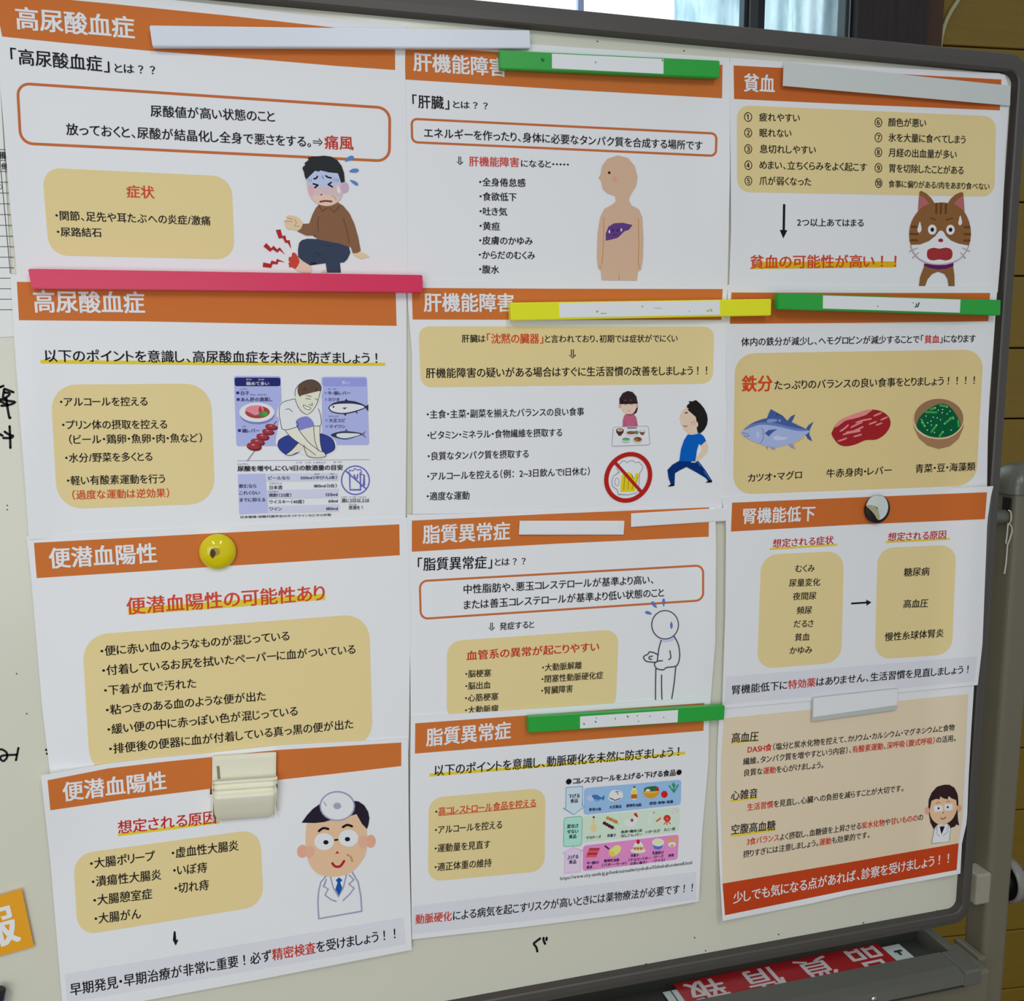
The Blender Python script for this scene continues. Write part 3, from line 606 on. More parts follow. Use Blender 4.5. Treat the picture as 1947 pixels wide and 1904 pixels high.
a.P(HR, [(220, 557), (290, 460), (360, 385), (450, 322), (520, 430), (600, 520), (500, 550), (380, 562)], 0).P(HR, [(860, 285), (930, 292), (1000, 340), (1050, 420), (1066, 500), (1055, 580), (1036, 636), (975, 575), (935, 505), (905, 450), (820, 476)], 0)
a.E(GL_, 665, 350, 222, 188).E((216, 221, 228), 665, 350, 204, 170).E((150, 150, 166), 665, 348, 50, 42).L((110, 112, 125), 9, [(498, 300), (528, 345)])
for q in ([(435, 662), (490, 625), (553, 636)], [(735, 612), (790, 585), (848, 602)]): a.L((28, 20, 26), 30, q, 1)
a.E((222, 225, 230), 500, 793, 122, 106).E((222, 225, 230), 805, 750, 122, 106).E((24, 20, 28), 523, 802, 33, 28).E((24, 20, 28), 792, 763, 33, 28)
a.L((40, 26, 26), 24, [(636, 774), (668, 770)]).P((160, 40, 40), [(638, 945), (665, 908), (692, 940)], 0).L((158, 36, 42), 32, [(604, 1065), (640, 1103), (702, 1100), (750, 1036)], 1).L((178, 138, 84), 24, [(792, 957), (835, 985), (852, 1035)], 1)
a.done('cartoon doctor with round glasses, blue tie and head mirror')
S[8] = s

# ---- second column
s = Sheet('printed_notice', 'white printed sheet with a bald side-on figure showing a purple liver', 'notice',
          [(756, 68), (1010, 84), (1387, 110)], [(756, 68), (765, 300), (768, 545)], [(1387, 110), (1388, 327), (1383, 548)], [(768, 545), (1080, 548), (1383, 548)], .0002,
          lifts=[(1390, 330, 40, 160, .004)])
s.F(750, 60, 2.995)
s.area('heading_band', [(42, 84), (1868, 190), (1866, 380), (1000, 332), (45, 272)], ORG)
s.title('肝機能障害', 105, 171, 642, 206, 106)
s.T('「肝臓」', 92, 396, 322, 407, 76); s.T('とは？？', 330, 414, 547, 424, 44)
s.rquad('outlined_box', [(98, 497), (1834, 581), (1830, 708), (101, 630)], 32, OUT, 1, 13)
s.T('エネルギーを作ったり、身体に必要なタンパク質を合成する場所です', 165, 575, 1757, 650, 56)
s.T('⇓', 352, 735, 392, 737, 52); s.T([('肝機能障害', (186, 66, 56), 1)], 424, 738, 712, 745, 56); s.T('になると・・・・・', 718, 750, 998, 758, 44)
for t, x0, y0, x1, y1 in (('・全身倦怠感', 478, 856, 748, 862), ('・食欲低下', 480, 938, 698, 943), ('・吐き気', 480, 1023, 643, 1026), ('・黄疸', 480, 1106, 602, 1110), ('・皮膚のかゆみ', 478, 1189, 790, 1193), ('・からだのむくみ', 476, 1271, 803, 1275), ('・腹水', 478, 1353, 597, 1356)): s.T(t, x0, y0, x1, y1, 48, b=1)
a = Art(s, (750, 60, 2.995), 'liver_figure_drawing')
a.P((192, 160, 134), [(1262, 965), (1257, 935), (1215, 922), (1186, 895), (1177, 850), (1162, 832), (1175, 812), (1182, 765), (1212, 725), (1270, 705), (1330, 720), (1368, 765), (1385, 830), (1376, 880), (1345, 930), (1335, 960), (1350, 990), (1392, 1012), (1412, 1060), (1418, 1180), (1415, 1300), (1405, 1355), (1388, 1366), (1380, 1418), (1180, 1416), (1176, 1362), (1160, 1348), (1153, 1290), (1157, 1150), (1172, 1055), (1195, 1010), (1240, 985)], 0)
for q in ([(1193, 1062), (1190, 1200), (1182, 1325)], [(1389, 1066), (1392, 1200), (1388, 1330)]): a.L((176, 122, 62), 4, q)
a.L((160, 120, 90), 3, [(1279, 1386), (1279, 1416)]).L((170, 120, 80), 3, [(1170, 1330), (1174, 1352)]).L((170, 120, 80), 3, [(1396, 1330), (1390, 1350)])
a.E((42, 24, 30), 1223, 804, 8, 8).E((200, 142, 128), 1256, 840, 14, 14)
a.P((88, 56, 116), [(1203, 1192), (1203, 1150), (1218, 1112), (1250, 1092), (1300, 1089), (1356, 1102), (1335, 1130), (1310, 1138), (1288, 1160), (1270, 1176), (1240, 1184)], 0)
for q in ([(1238, 1125), (1248, 1132)], [(1240, 1140), (1248, 1132)], [(1275, 1124), (1265, 1132)], [(1275, 1140), (1265, 1132)]): a.L((30, 18, 44), 4, q)
a.L((30, 18, 44), 3, [(1248, 1158), (1266, 1158)]).E((214, 214, 226), 1224, 1140, 4, 10).E((214, 214, 226), 1292, 1130, 4, 9)
a.done('cartoon bald figure in profile with a purple liver')
S[2] = s

s = Sheet('printed_notice', 'white printed sheet with a no-beer sign and a man in a blue shirt lunging', 'notice',
          [(776, 531), (1080, 538), (1384, 543)], [(776, 531), (775, 573), (783, 671), (785, 978)], [(1384, 543), (1381, 573), (1379.6, 704), (1382, 800), (1373, 968)], [(785, 978), (1100, 972), (1373, 968)], .0010,
          lifts=[(1385, 760, 40, 140, .005)])
s.F(760, 540, 3.042)
s.area('heading_band', [(70, 23), (900, 28), (1868, 30), (1860, 209), (900, 208), (75, 206)], ORG)
s.title('肝機能障害', 137, 107, 664, 109, 108)
s.rquad('cream_panel', [(108, 245), (1820, 247), (1811, 577), (122, 599)], 66, CRM)
s.T('肝臓は', 358, 316, 498, 316, 46); s.T('「沈黙の臓器」', 496, 316, 838, 316, 58, (188, 66, 34), 1); s.T('と言われており、初期では症状がでにくい', 838, 318, 1610, 315, 46)
s.T('⇓', 977, 405, 1021, 405, 56); s.T('肝機能障害の疑いがある場合はすぐに生活習慣の改善をしましょう！！', 150, 516, 1800, 500, 57)
for t, x0, y0, x1, y1 in (('・主食・主菜・副菜を揃えたバランスの良い食事', 152, 755, 1068, 738), ('・ビタミン・ミネラル・食物繊維を摂取する', 156, 876, 942, 859), ('・良質なタンパク質を摂取する', 158, 997, 748, 982), ('・アルコールを控える（例：2~3日飲んで1日休む）', 155, 1114, 1108, 1083), ('・適度な運動', 152, 1229, 406, 1223)): s.T(t, x0, y0, x1, y1, 49)
E2 = (1140, 730, 7.934)
a = Art(s, E2, 'woman_eating_drawing')
a.P((44, 32, 34), [(540, 300), (578, 330), (570, 400), (550, 440), (518, 456), (500, 430)])
a.P((222, 184, 162), [(318, 300), (328, 225), (370, 175), (450, 200), (545, 245), (562, 330), (540, 400), (500, 450), (440, 470), (380, 445), (335, 380)])
a.E((210, 150, 140), 308, 335, 22, 28).E((210, 150, 140), 566, 335, 18, 26)
a.P((44, 32, 34), [(300, 305), (300, 220), (350, 140), (425, 108), (500, 125), (555, 190), (578, 300), (548, 302), (535, 245), (450, 215), (372, 180), (338, 225), (322, 308)], 0)
a.P((176, 90, 114), [(348, 648), (352, 545), (372, 480), (402, 455), (445, 515), (512, 455), (555, 510), (580, 645)], 0).L((140, 66, 86), 6, [(380, 570), (382, 640)]).L((140, 66, 86), 6, [(540, 570), (542, 640)])
for q in ([(378, 318), (395, 300), (412, 322)], [(462, 315), (478, 297), (495, 320)]): a.L((70, 40, 40), 8, q, 1)
for q in ([(368, 255), (385, 246), (402, 254)], [(458, 252), (475, 244), (492, 254)]): a.L((150, 105, 80), 5, q, 1)
a.L((180, 90, 60), 6, [(430, 400), (447, 413), (465, 400)], 1).L((170, 130, 110), 5, [(434, 350), (440, 360)])
a.P((214, 220, 228), rq([(208, 655), (735, 638), (758, 920), (186, 942)], 25), 0).L((128, 134, 150), 7, rq([(208, 655), (735, 638), (758, 920), (186, 942)], 25), 0, 1)
a.L((40, 34, 48), 15, [(422, 668), (557, 665)])
a.P((66, 44, 42), [(247, 700), (367, 700), (360, 740), (330, 768), (330, 785), (280, 785), (280, 768), (255, 740)], 0).E((80, 52, 46), 307, 700, 60, 28).E((206, 172, 140), 307, 700, 44, 19).E((170, 110, 60), 312, 698, 18, 10)
a.E((150, 160, 170), 488, 740, 106, 54).E((218, 222, 226), 488, 738, 99, 48).E((96, 122, 70), 550, 735, 38, 26).E((122, 84, 52), 475, 738, 68, 26)
a.P((122, 72, 66), [(597, 705), (692, 705), (680, 745), (662, 775), (630, 775), (607, 745)], 0).E((226, 228, 232), 645, 702, 46, 28).L((150, 120, 120), 4, [(597, 705), (692, 705)])
a.E((138, 160, 156), 400, 855, 67, 40).E((190, 206, 200), 400, 848, 64, 32).E((100, 150, 98), 400, 836, 60, 24)
a.E((120, 125, 130), 572, 850, 73, 49).E((218, 222, 226), 572, 850, 67, 43).E((128, 80, 40), 577, 838, 58, 38).E((176, 100, 40), 560, 850, 20, 14).E((80, 66, 34), 600, 830, 18, 12)
a.done('cartoon woman in pink at a tray of dishes')
a = Art(s, E2, 'no_beer_sign')
a.P((206, 206, 212), [(270, 1290), (320, 1195), (370, 1165), (415, 1195), (480, 1158), (540, 1192), (600, 1180), (620, 1215), (655, 1245), (635, 1310), (605, 1340), (590, 1560), (560, 1645), (430, 1675), (285, 1668), (270, 1600), (200, 1550), (185, 1480), (205, 1400), (300, 1340)], 0)
a.P((224, 185, 24), [(335, 1380), (380, 1340), (430, 1332), (478, 1350), (490, 1430), (525, 1430), (548, 1345), (600, 1360), (560, 1500), (530, 1625), (318, 1636), (318, 1560)], 0)
for q in ([(380, 1395), (365, 1600)], [(440, 1400), (430, 1590)], [(510, 1490), (492, 1590)], [(580, 1400), (560, 1500)]): a.L((140, 110, 40), 9, q)
a.L((132, 128, 140), 9, [(270, 1300), (275, 1240), (320, 1195), (340, 1165), (385, 1165), (415, 1195), (450, 1165), (500, 1160), (540, 1192), (600, 1180), (620, 1215), (655, 1245), (635, 1310), (605, 1340), (590, 1560), (560, 1645), (430, 1675), (285, 1668), (270, 1600), (200, 1550), (185, 1480), (205, 1400), (300, 1330)], 0, 1)
a.E((120, 116, 126), 262, 1480, 36, 62).E((210, 211, 216), 262, 1480, 28, 54)
th = np.linspace(0, 2 * math.pi, 40, endpoint=False)
ring = [(432 + 330 * math.cos(t) + 16 * math.sin(2 * t) * 0 - 22 * math.sin(t), 1412 + 350 * math.sin(t) - 20 * math.cos(t)) for t in th]
a.L((162, 30, 26), 66, ring, 0, 1).L((162, 30, 26), 50, [(245, 1200), (622, 1622)])
a.done('red prohibition ring over a beer mug')
a = Art(s, E2, 'lunging_man_drawing')
a.P((222, 184, 160), [(1200, 520), (1215, 500), (1225, 460), (1250, 400), (1310, 352), (1385, 370), (1462, 480), (1465, 745), (1340, 755), (1320, 725), (1270, 680), (1235, 610), (1220, 545)], 0)
a.P((26, 23, 23), [(1330, 395), (1315, 330), (1360, 290), (1345, 262), (1400, 266), (1462, 285), (1455, 245), (1520, 300), (1580, 375), (1620, 460), (1632, 540), (1620, 620), (1580, 695), (1530, 740), (1485, 748), (1470, 690), (1462, 560), (1450, 500), (1380, 368)], 0)
a.E((226, 186, 164), 1487, 610, 30, 45).E((216, 166, 150), 1415, 590, 40, 36)
a.P((0, 42, 104), [(1205, 1160), (1440, 1168), (1490, 1165), (1600, 1310), (1700, 1468), (1650, 1484), (1600, 1420), (1450, 1330), (1312, 1255), (1210, 1305), (1138, 1350), (1130, 1530), (1080, 1530), (1040, 1420), (1024, 1300), (1100, 1220)], 0)
a.P((14, 12, 20), [(1028, 1548), (1075, 1515), (1132, 1508), (1128, 1540), (1060, 1550)], 0).P((14, 12, 20), [(1600, 1492), (1650, 1452), (1700, 1468), (1690, 1490)], 0).L((70, 130, 200), 8, [(1478, 1182), (1668, 1448)])
a.P((222, 184, 160), [(1528, 930), (1605, 862), (1640, 940), (1625, 1040), (1545, 1110), (1480, 1160), (1440, 1192), (1378, 1185), (1405, 1130), (1462, 1108), (1535, 1020), (1548, 970)], 0)
a.P((0, 84, 168), [(1330, 765), (1400, 770), (1520, 748), (1575, 795), (1607, 860), (1530, 930), (1500, 905), (1470, 1000), (1445, 1172), (1203, 1166), (1230, 980), (1275, 850)], 0)
a.L((34, 22, 22), 15, [(1292, 445), (1312, 432), (1336, 456)], 1).E((34, 22, 22), 1302, 497, 12, 14).L((120, 50, 40), 11, [(1270, 628), (1300, 650), (1322, 630)], 1)
a.done('cartoon man in blue shirt and navy trousers lunging')
S[5] = s

s = Sheet('printed_notice', 'white printed sheet with an outlined stick figure and blue sweat drops', 'notice',
          [(774, 979), (1060, 972), (1360, 962)], [(774, 979), (774, 1050), (779.7, 1223), (781, 1372)], [(1360, 962), (1361.6, 1042), (1360, 1223), (1350, 1345)], [(781, 1372), (1060, 1360), (1350, 1345)], .0018,
          lifts=[(1362, 1150, 40, 150, .004)])
s.F(760, 960, 3.042)
s.area('heading_band', [(70, 92), (900, 52), (1790, 15), (1787, 185), (900, 226), (70, 272)], ORG)
s.title('脂質異常症', 132, 173, 640, 151, 106)
s.T('「脂質異常症」', 94, 346, 545, 331, 76); s.T('とは？？', 548, 332, 742, 326, 46)
s.rquad('outlined_box', [(116, 442), (1755, 351), (1755, 553), (122, 661)], 44, OUT, 1, 12)
s.T('中性脂肪や、悪玉コレステロールが基準より高い、', 365, 490, 1475, 432, 53); s.T('または善玉コレステロールが基準より低い状態のこと', 368, 580, 1532, 507, 53)
s.T('⇓', 511, 707, 551, 705, 50); s.T('発症すると', 577, 704, 780, 692, 44)
s.rquad('cream_panel', [(273, 790), (1267, 720), (1249, 1190), (272, 1250)], 84, CRM)
s.T('血管系の異常が起こりやすい', 385, 874, 1157, 820, 55, (176, 44, 26), 1)
for t, x0, y0, x1, y1 in (('・脳梗塞', 376, 980, 530, 972), ('・脳出血', 376, 1050, 527, 1042), ('・心筋梗塞', 374, 1120, 572, 1108), ('・大動脈瘤', 374, 1190, 572, 1178), ('・大動脈解離', 820, 943, 1055, 928), ('・閉塞性動脈硬化症', 817, 1010, 1178, 985), ('・腎臓障害', 815, 1077, 1003, 1063)): s.T(t, x0, y0, x1, y1, 44)
a = Art(s, (760, 960, 3.042), 'stick_figure_drawing')
G5 = (52, 56, 62)
a.E((178, 182, 204), 1545, 775, 44, 18)
a.E(G5, 1535, 695, 80, 85, n=36).E((208, 212, 220), 1535, 695, 74, 79, n=36)
for q in ([(1588, 762), (1612, 810), (1620, 870), (1612, 915), (1595, 935), (1545, 942), (1525, 955), (1490, 950), (1477, 935), (1475, 918), (1495, 905), (1520, 903)], [(1513, 785), (1500, 830), (1490, 905)], [(1563, 845), (1568, 885), (1556, 896)], [(1480, 912), (1450, 910), (1425, 905), (1410, 885), (1420, 872), (1435, 866), (1445, 852), (1475, 858), (1492, 868)], [(1462, 876), (1444, 880), (1444, 892), (1458, 894)], [(1482, 948), (1480, 1040), (1480, 1127)], [(1515, 985), (1515, 1060), (1517, 1125)], [(1597, 935), (1588, 1030), (1574, 1122)]): a.L(G5, 6, q, 1)
for q in ([(1418, 622), (1435, 615), (1460, 632), (1435, 634)], [(1455, 565), (1470, 562), (1488, 595), (1468, 588)], [(1519, 556), (1527, 542), (1535, 556), (1527, 590)], [(1571, 676), (1580, 700), (1572, 720), (1563, 700)]): a.P((84, 112, 170), q)
a.done('outlined stick figure with blue sweat drops')
S[10] = s

s = Sheet('printed_notice', 'white printed sheet with a blue, green and pink table of food pictures', 'notice',
          [(781, 1363), (1060, 1345), (1349.4, 1325)], [(781, 1363), (779.7, 1517), (783, 1787)], [(1349.4, 1325), (1346.8, 1451.5), (1335, 1583), (1328.7, 1714.5)], [(783, 1787), (990, 1764), (1187, 1739), (1328.7, 1714.5)], .0028,
          lifts=[(1330, 1700, 120, 120, .004)])
s.F(760, 1320, 3.042)
s.area('heading_band', [(90, 170), (900, 112), (1762, 52), (1757, 213), (900, 280), (88, 345)], ORG)
s.title('脂質異常症', 152, 253, 645, 208, 102)
s.U([(172, 460), (900, 402), (1650, 333), (1650, 350), (900, 418), (172, 478)])
s.T('以下のポイントを意識し、動脈硬化を未然に防ぎましょう！', 195, 444, 1640, 330, 62)
s.rquad('cream_panel', [(168, 601), (843, 543), (838, 1024), (163, 1087)], 82, CRM)
s.T([('・', BLK, 0), ('高コレストロール食品を控える', (186, 62, 34), 1)], 202, 682, 790, 630, 50)
s.area('red_underline', [(228, 702), (790, 650), (790, 654), (228, 706)], (186, 62, 34), 2)
for t, x0, y0, x1, y1 in (('・アルコールを控える', 200, 788, 595, 755), ('・運動量を見直す', 198, 895, 527, 868), ('・適正体重の維持', 198, 1003, 533, 975)): s.T(t, x0, y0, x1, y1, 49)
s.T('https://www.city.sanda.lg.jp/kenkouzoushin/syokuiku/02shokuikucolumn8.html', 928, 1067, 1692, 974, 26, (70, 70, 76))
s.area('grey_footer_strip', [(74, 1228), (900, 1128), (1715, 1028), (1715, 1190), (900, 1292), (72, 1390)], GRY, 1)
s.T('動脈硬化', 90, 1305, 303, 1284, 56, RED, 1); s.T('による病気を起こすリスクが高いときには薬物療法が必要です！！', 306, 1284, 1715, 1117, 56)
a = Art(s, (1060, 1450, 7.211), 'food_table_drawing', 3)
a.P((138, 172, 224), rq([(365, 355), (1697, 238), (1690, 582), (358, 722)], 45), 0).P((188, 216, 184), rq([(358, 742), (1676, 612), (1665, 950), (350, 1092)], 30), 0).P((212, 128, 178), rq([(352, 1145), (1665, 990), (1646, 1332), (344, 1492)], 45), 0)
ar = [(118, 345), (345, 330), (340, 605), (374, 605), (225, 720), (82, 630), (114, 625)]
a.P((184, 200, 230), ar, 0).L((82, 118, 176), 7, ar, 0, 1)
g = rq([(92, 760), (342, 738), (330, 1140), (82, 1160)], 40); a.P((158, 212, 186), g, 0).L((88, 150, 130), 7, g, 0, 1)
ar = [(215, 1165), (350, 1215), (318, 1217), (315, 1500), (95, 1525), (102, 1240), (66, 1245)]; a.P((226, 186, 212), ar, 0).L((202, 150, 192), 6, ar, 0, 1)
# top row
a.P((176, 178, 206), [(400, 495), (430, 455), (490, 450), (520, 500), (490, 525), (440, 530)]).P((58, 104, 160), [(470, 455), (540, 445), (600, 480), (645, 455), (635, 520), (600, 505), (540, 520), (500, 500)]).P((110, 150, 200), [(490, 500), (560, 515), (600, 505), (570, 535), (520, 535)])
a.P((226, 228, 232), [(700, 500), (730, 400), (800, 380), (880, 400), (895, 470), (850, 515), (760, 535)]).P((60, 60, 66), [(712, 480), (790, 515), (870, 485), (860, 502), (790, 528), (720, 500)], 0).P((206, 210, 214), [(740, 405), (800, 385), (878, 405), (800, 425)], 0).L((120, 80, 40), 10, [(810, 395), (830, 440)]).L((120, 80, 40), 8, [(790, 405), (850, 400)])
a.P((224, 206, 150), [(1035, 350), (1070, 348), (1092, 400), (1095, 500), (1050, 520), (1008, 505), (1010, 400)], 0).P((224, 196, 40), [(1030, 380), (1072, 378), (1085, 430), (1018, 435)], 0).P((176, 88, 40), [(1010, 440), (1092, 436), (1092, 495), (1010, 500)], 0).P((70, 44, 30), [(1042, 325), (1066, 325), (1068, 350), (1040, 350)], 0)
a.P((40, 96, 50), [(1185, 400), (1200, 350), (1280, 330), (1360, 330), (1390, 380), (1380, 420), (1200, 425)]).E((150, 50, 40), 1365, 370, 26, 34).E((226, 226, 222), 1240, 392, 32, 28).P((196, 140, 42), [(1168, 405), (1388, 395), (1382, 440), (1340, 480), (1270, 495), (1205, 470), (1180, 430)]).L((226, 190, 110), 8, [(1170, 405), (1280, 418), (1388, 396)], 1)
a.E((180, 34, 36), 1465, 440, 46, 48).L((60, 110, 50), 10, [(1455, 395), (1490, 398)])
for q in ([(1595, 410), (1592, 280)], [(1595, 410), (1530, 320)], [(1600, 405), (1655, 310)], [(1590, 330), (1575, 300)], [(1592, 350), (1615, 310)]): a.L((44, 130, 74), 18, q)
# middle row
a.P((216, 190, 140), [(485, 765), (508, 765), (515, 850), (545, 900), (530, 950), (470, 955), (445, 900), (475, 850)]).P((70, 30, 30), [(484, 740), (510, 740), (510, 766), (484, 766)], 0)
for x, y, c in ((690, 765, (186, 130, 62)), (730, 782, (176, 118, 56)), (768, 800, (186, 130, 62)), (800, 815, (176, 118, 56)), (645, 835, (66, 30, 36)), (680, 855, (76, 34, 40)), (715, 875, (66, 30, 36)), (750, 893, (76, 34, 40))): a.E(c, x, y, 26, 24)
a.L((110, 120, 80), 7, [(815, 828), (838, 850)]).L((110, 120, 80), 7, [(768, 905), (795, 918)])
a.P((226, 228, 228), [(915, 830), (930, 785), (970, 790), (1010, 800), (1045, 735), (1080, 730), (1100, 760), (1075, 850), (1030, 882), (950, 875)]).P((180, 36, 36), [(1045, 715), (1075, 690), (1105, 745), (1090, 755), (1060, 730)]).E((160, 44, 36), 1022, 795, 20, 22)
a.P((214, 200, 210), [(1238, 720), (1275, 700), (1282, 740), (1262, 850), (1240, 845), (1235, 780)]).L((206, 96, 56), 28, [(1325, 690), (1390, 720), (1405, 770), (1360, 805)], 1)
a.E((192, 50, 44), 1503, 768, 50, 48).L((200, 70, 60), 14, [(1460, 850), (1490, 815)]).L((200, 70, 60), 14, [(1500, 855), (1503, 815)]).L((200, 70, 60), 14, [(1545, 845), (1518, 812)]).E((222, 170, 150), 1503, 775, 10, 8)
a.L((216, 176, 196), 14, [(1580, 700), (1590, 650), (1630, 640), (1652, 680)], 1).L((216, 176, 196), 10, [(1600, 700), (1610, 675), (1632, 680)], 1)
# bottom row
for k in range(4): a.P((170, 46, 56) if k % 2 == 0 else (196, 84, 90), [(440 - k * 14, 1175 + k * 32), (585 - k * 14, 1175 + k * 32), (570 - k * 14, 1208 + k * 32), (425 - k * 14, 1208 + k * 32)], 0)
a.P((228, 206, 110), [(705, 1230), (760, 1165), (820, 1135), (868, 1160), (860, 1220), (800, 1275), (740, 1290)]).P((222, 190, 70), [(700, 1240), (760, 1215), (790, 1270), (740, 1292)]).L((56, 36, 70), 24, [(655, 1150), (700, 1185)])
a.E((226, 224, 228), 1105, 1212, 104, 34).P((224, 200, 120), [(1038, 1160), (1175, 1140), (1182, 1200), (1110, 1225), (1035, 1205)], 0).P((228, 228, 230), [(1040, 1165), (1065, 1100), (1105, 1080), (1150, 1100), (1175, 1150), (1110, 1150)]).E((184, 30, 40), 1105, 1090, 26, 32)
for x in (1062, 1105, 1148): a.E((150, 60, 36), x, 1182, 18, 18).E((220, 140, 100), x, 1182, 9, 9)
a.P((70, 110, 176), [(1308, 1130), (1450, 1125), (1430, 1180), (1380, 1198), (1325, 1185)], 0).E((222, 220, 222), 1380, 1098, 82, 54).E((226, 212, 160), 1380, 1092, 66, 40)
a.E((206, 148, 96), 1530, 1075, 34, 36).E((206, 148, 96), 1612, 1065, 34, 36).P((228, 226, 230), [(1515, 1120), (1560, 1095), (1610, 1100), (1620, 1140), (1570, 1165), (1530, 1150)]).E((208, 150, 50), 1570, 1142, 22, 18)
a.done('table of small cartoon foods in blue, green and pink rows')
s.F(1060, 1450, 7.211)
NB = (26, 24, 66)
s.T('●コレステロールを上げる・下げる食品●', 112, 267, 1716, 132, 88, (22, 18, 24), 2, lay=6)
for t, x0, y0, x1, y1, h in (('下げる', 150, 470, 308, 455, 58), ('食品', 175, 531, 285, 523, 54), ('変化さ', 128, 880, 290, 868, 54), ('せない', 130, 952, 290, 942, 54), ('食品', 155, 1021, 262, 1013, 54), ('上げる', 130, 1305, 290, 1290, 56), ('食品', 155, 1369, 262, 1362, 54), ('青背の魚', 430, 651, 602, 640, 42), ('大豆製品', 710, 616, 880, 604, 42), ('植物性油脂', 943, 596, 1152, 582, 42), ('野菜・果物・海藻', 1262, 567, 1587, 538, 42), ('マヨネーズ', 388, 1036, 600, 1018, 42), ('和菓子', 682, 1007, 803, 999, 42), ('魚卵・鶏肉（皮', 870, 957, 1163, 933, 40), ('なし）・レバー', 868, 1010, 1160, 987, 40), ('いか・えび', 1205, 955, 1408, 937, 42), ('たこ・貝', 1460, 926, 1617, 911, 42), ('牛・豚の', 400, 1386, 570, 1370, 42), ('脂身', 400, 1441, 480, 1434, 40), ('動物性油脂', 638, 1353, 848, 1337, 42), ('（バター・ラード）', 600, 1412, 955, 1383, 40), ('洋菓子', 1000, 1281, 1117, 1273, 42), ('（チョコ・バター', 965, 1342, 1285, 1310, 40), ('の多い菓子）', 997, 1392, 1232, 1369, 40), ('乳脂肪分', 1300, 1246, 1458, 1234, 42), ('（チーズ', 1310, 1301, 1455, 1285, 40), ('・アイス）', 1305, 1356, 1480, 1335, 40), ('卵黄', 1520, 1281, 1597, 1272, 40)): s.T(t, x0, y0, x1, y1, h, NB, 2, lay=6)
S[11] = s

# ---- third column
s = Sheet('printed_notice', 'white printed sheet with a ten point numbered list and a startled brown cat', 'notice',
          [(1388, 110), (1460, 115), (1710, 130), (1899, 139), (1911, 143)], [(1388, 110), (1386, 124), (1389, 317), (1390, 436), (1386, 552)], [(1911, 143), (1917.5, 157), (1918, 202), (1911, 300), (1906.5, 410), (1904, 470), (1897, 556)], [(1386, 552), (1640, 555), (1897, 556)], .0002,
          lifts=[(1386, 330, 30, 160, .002)], ramp=.25)
s.F(1370, 80, 3.374)
s.area('heading_band', [(84, 150), (900, 192), (1802, 240), (1792, 438), (900, 402), (87, 365)], (178, 92, 40))  # the same heading orange, darkened to put the dimmer right side into the ink
s.title('貧血', 147, 258, 350, 270, 116)
s.rquad('cream_panel', [(105, 404), (1768, 477), (1757, 993), (107, 962)], 84, CRM)
for n, (t, x0, y0, x1, y1) in enumerate((('疲れやすい', 247, 481, 512, 487), ('眠れない', 248, 582, 458, 585), ('息切れしやすい', 250, 685, 615, 692), ('めまい、立ちくらみをよく起こす', 247, 787, 942, 803), ('爪が弱くなった', 248, 889, 585, 896))):
    s.T('①②③④⑤'[n], 147 + n, (478, 580, 684, 788, 888)[n], 207, (480, 581, 685, 789, 889)[n], 68); s.T(t, x0, y0, x1, y1, 56)
for n, (t, x0, y0, x1, y1) in enumerate((('顔色が悪い', 1075, 514, 1322, 520), ('氷を大量に食べてしまう', 1077, 611, 1575, 626), ('月経の出血量が多い', 1077, 708, 1518, 722), ('胃を切除したことがある', 1078, 808, 1562, 823))):
    s.T('⑥⑦⑧⑨'[n], 985, (513, 610, 705, 805)[n], 1041, (515, 611, 706, 806)[n], 68); s.T(t, x0, y0, x1, y1, 56)
s.T('⑩', 988, 903, 1042, 904, 68); s.T('食事に偏りがある/肉をあまり食べない', 1077, 909, 1728, 927, 47)
s.area('arrow', [(401, 1040), (416, 1040), (413, 1207), (429, 1207), (403, 1260), (380, 1205), (398, 1206)], BLK, 2)
s.T('2つ以上あてはまる', 490, 1156, 922, 1160, 52)
s.U([(250, 1410), (1128, 1408), (1125, 1445), (192, 1456), (205, 1440), (240, 1440)], (212, 158, 24))
s.T('貧血の可能性が高い！！', 187, 1410, 1165, 1405, 86, (188, 66, 38), 1)
a = Art(s, (1700, 350, 9.067), 'cat_drawing')
CB = (126, 86, 48); CD = (96, 58, 26)
a.P(CB, [(520, 1415), (700, 1440), (870, 1440), (1018, 1420), (1040, 1560), (1045, 1760), (940, 1760), (925, 1640), (870, 1550), (760, 1510), (660, 1550), (580, 1640), (535, 1757), (430, 1757), (450, 1600)], 0)
a.P((88, 22, 88), [(518, 1370), (700, 1398), (900, 1395), (1028, 1360), (1022, 1418), (900, 1462), (760, 1472), (620, 1450), (518, 1412)], 0)
a.P(CB, [(415, 480), (425, 300), (440, 130), (470, 118), (560, 165), (640, 240), (700, 335), (560, 480)], 0).P(CB, [(930, 330), (980, 250), (1060, 180), (1150, 140), (1192, 150), (1205, 300), (1215, 480), (1080, 500)], 0)
a.P((166, 94, 92), [(418, 465), (428, 320), (440, 195), (520, 235), (615, 350), (520, 400), (450, 470)], 0).P((166, 94, 92), [(1030, 340), (1100, 260), (1192, 205), (1205, 330), (1208, 470), (1160, 440), (1110, 385)], 0)
a.P(CB, [(700, 328), (815, 318), (930, 330), (1100, 385), (1210, 480), (1290, 640), (1325, 830), (1305, 1010), (1240, 1180), (1130, 1290), (980, 1360), (790, 1390), (600, 1370), (450, 1300), (350, 1200), (290, 1060), (262, 880), (285, 700), (360, 540), (480, 405), (600, 345)])
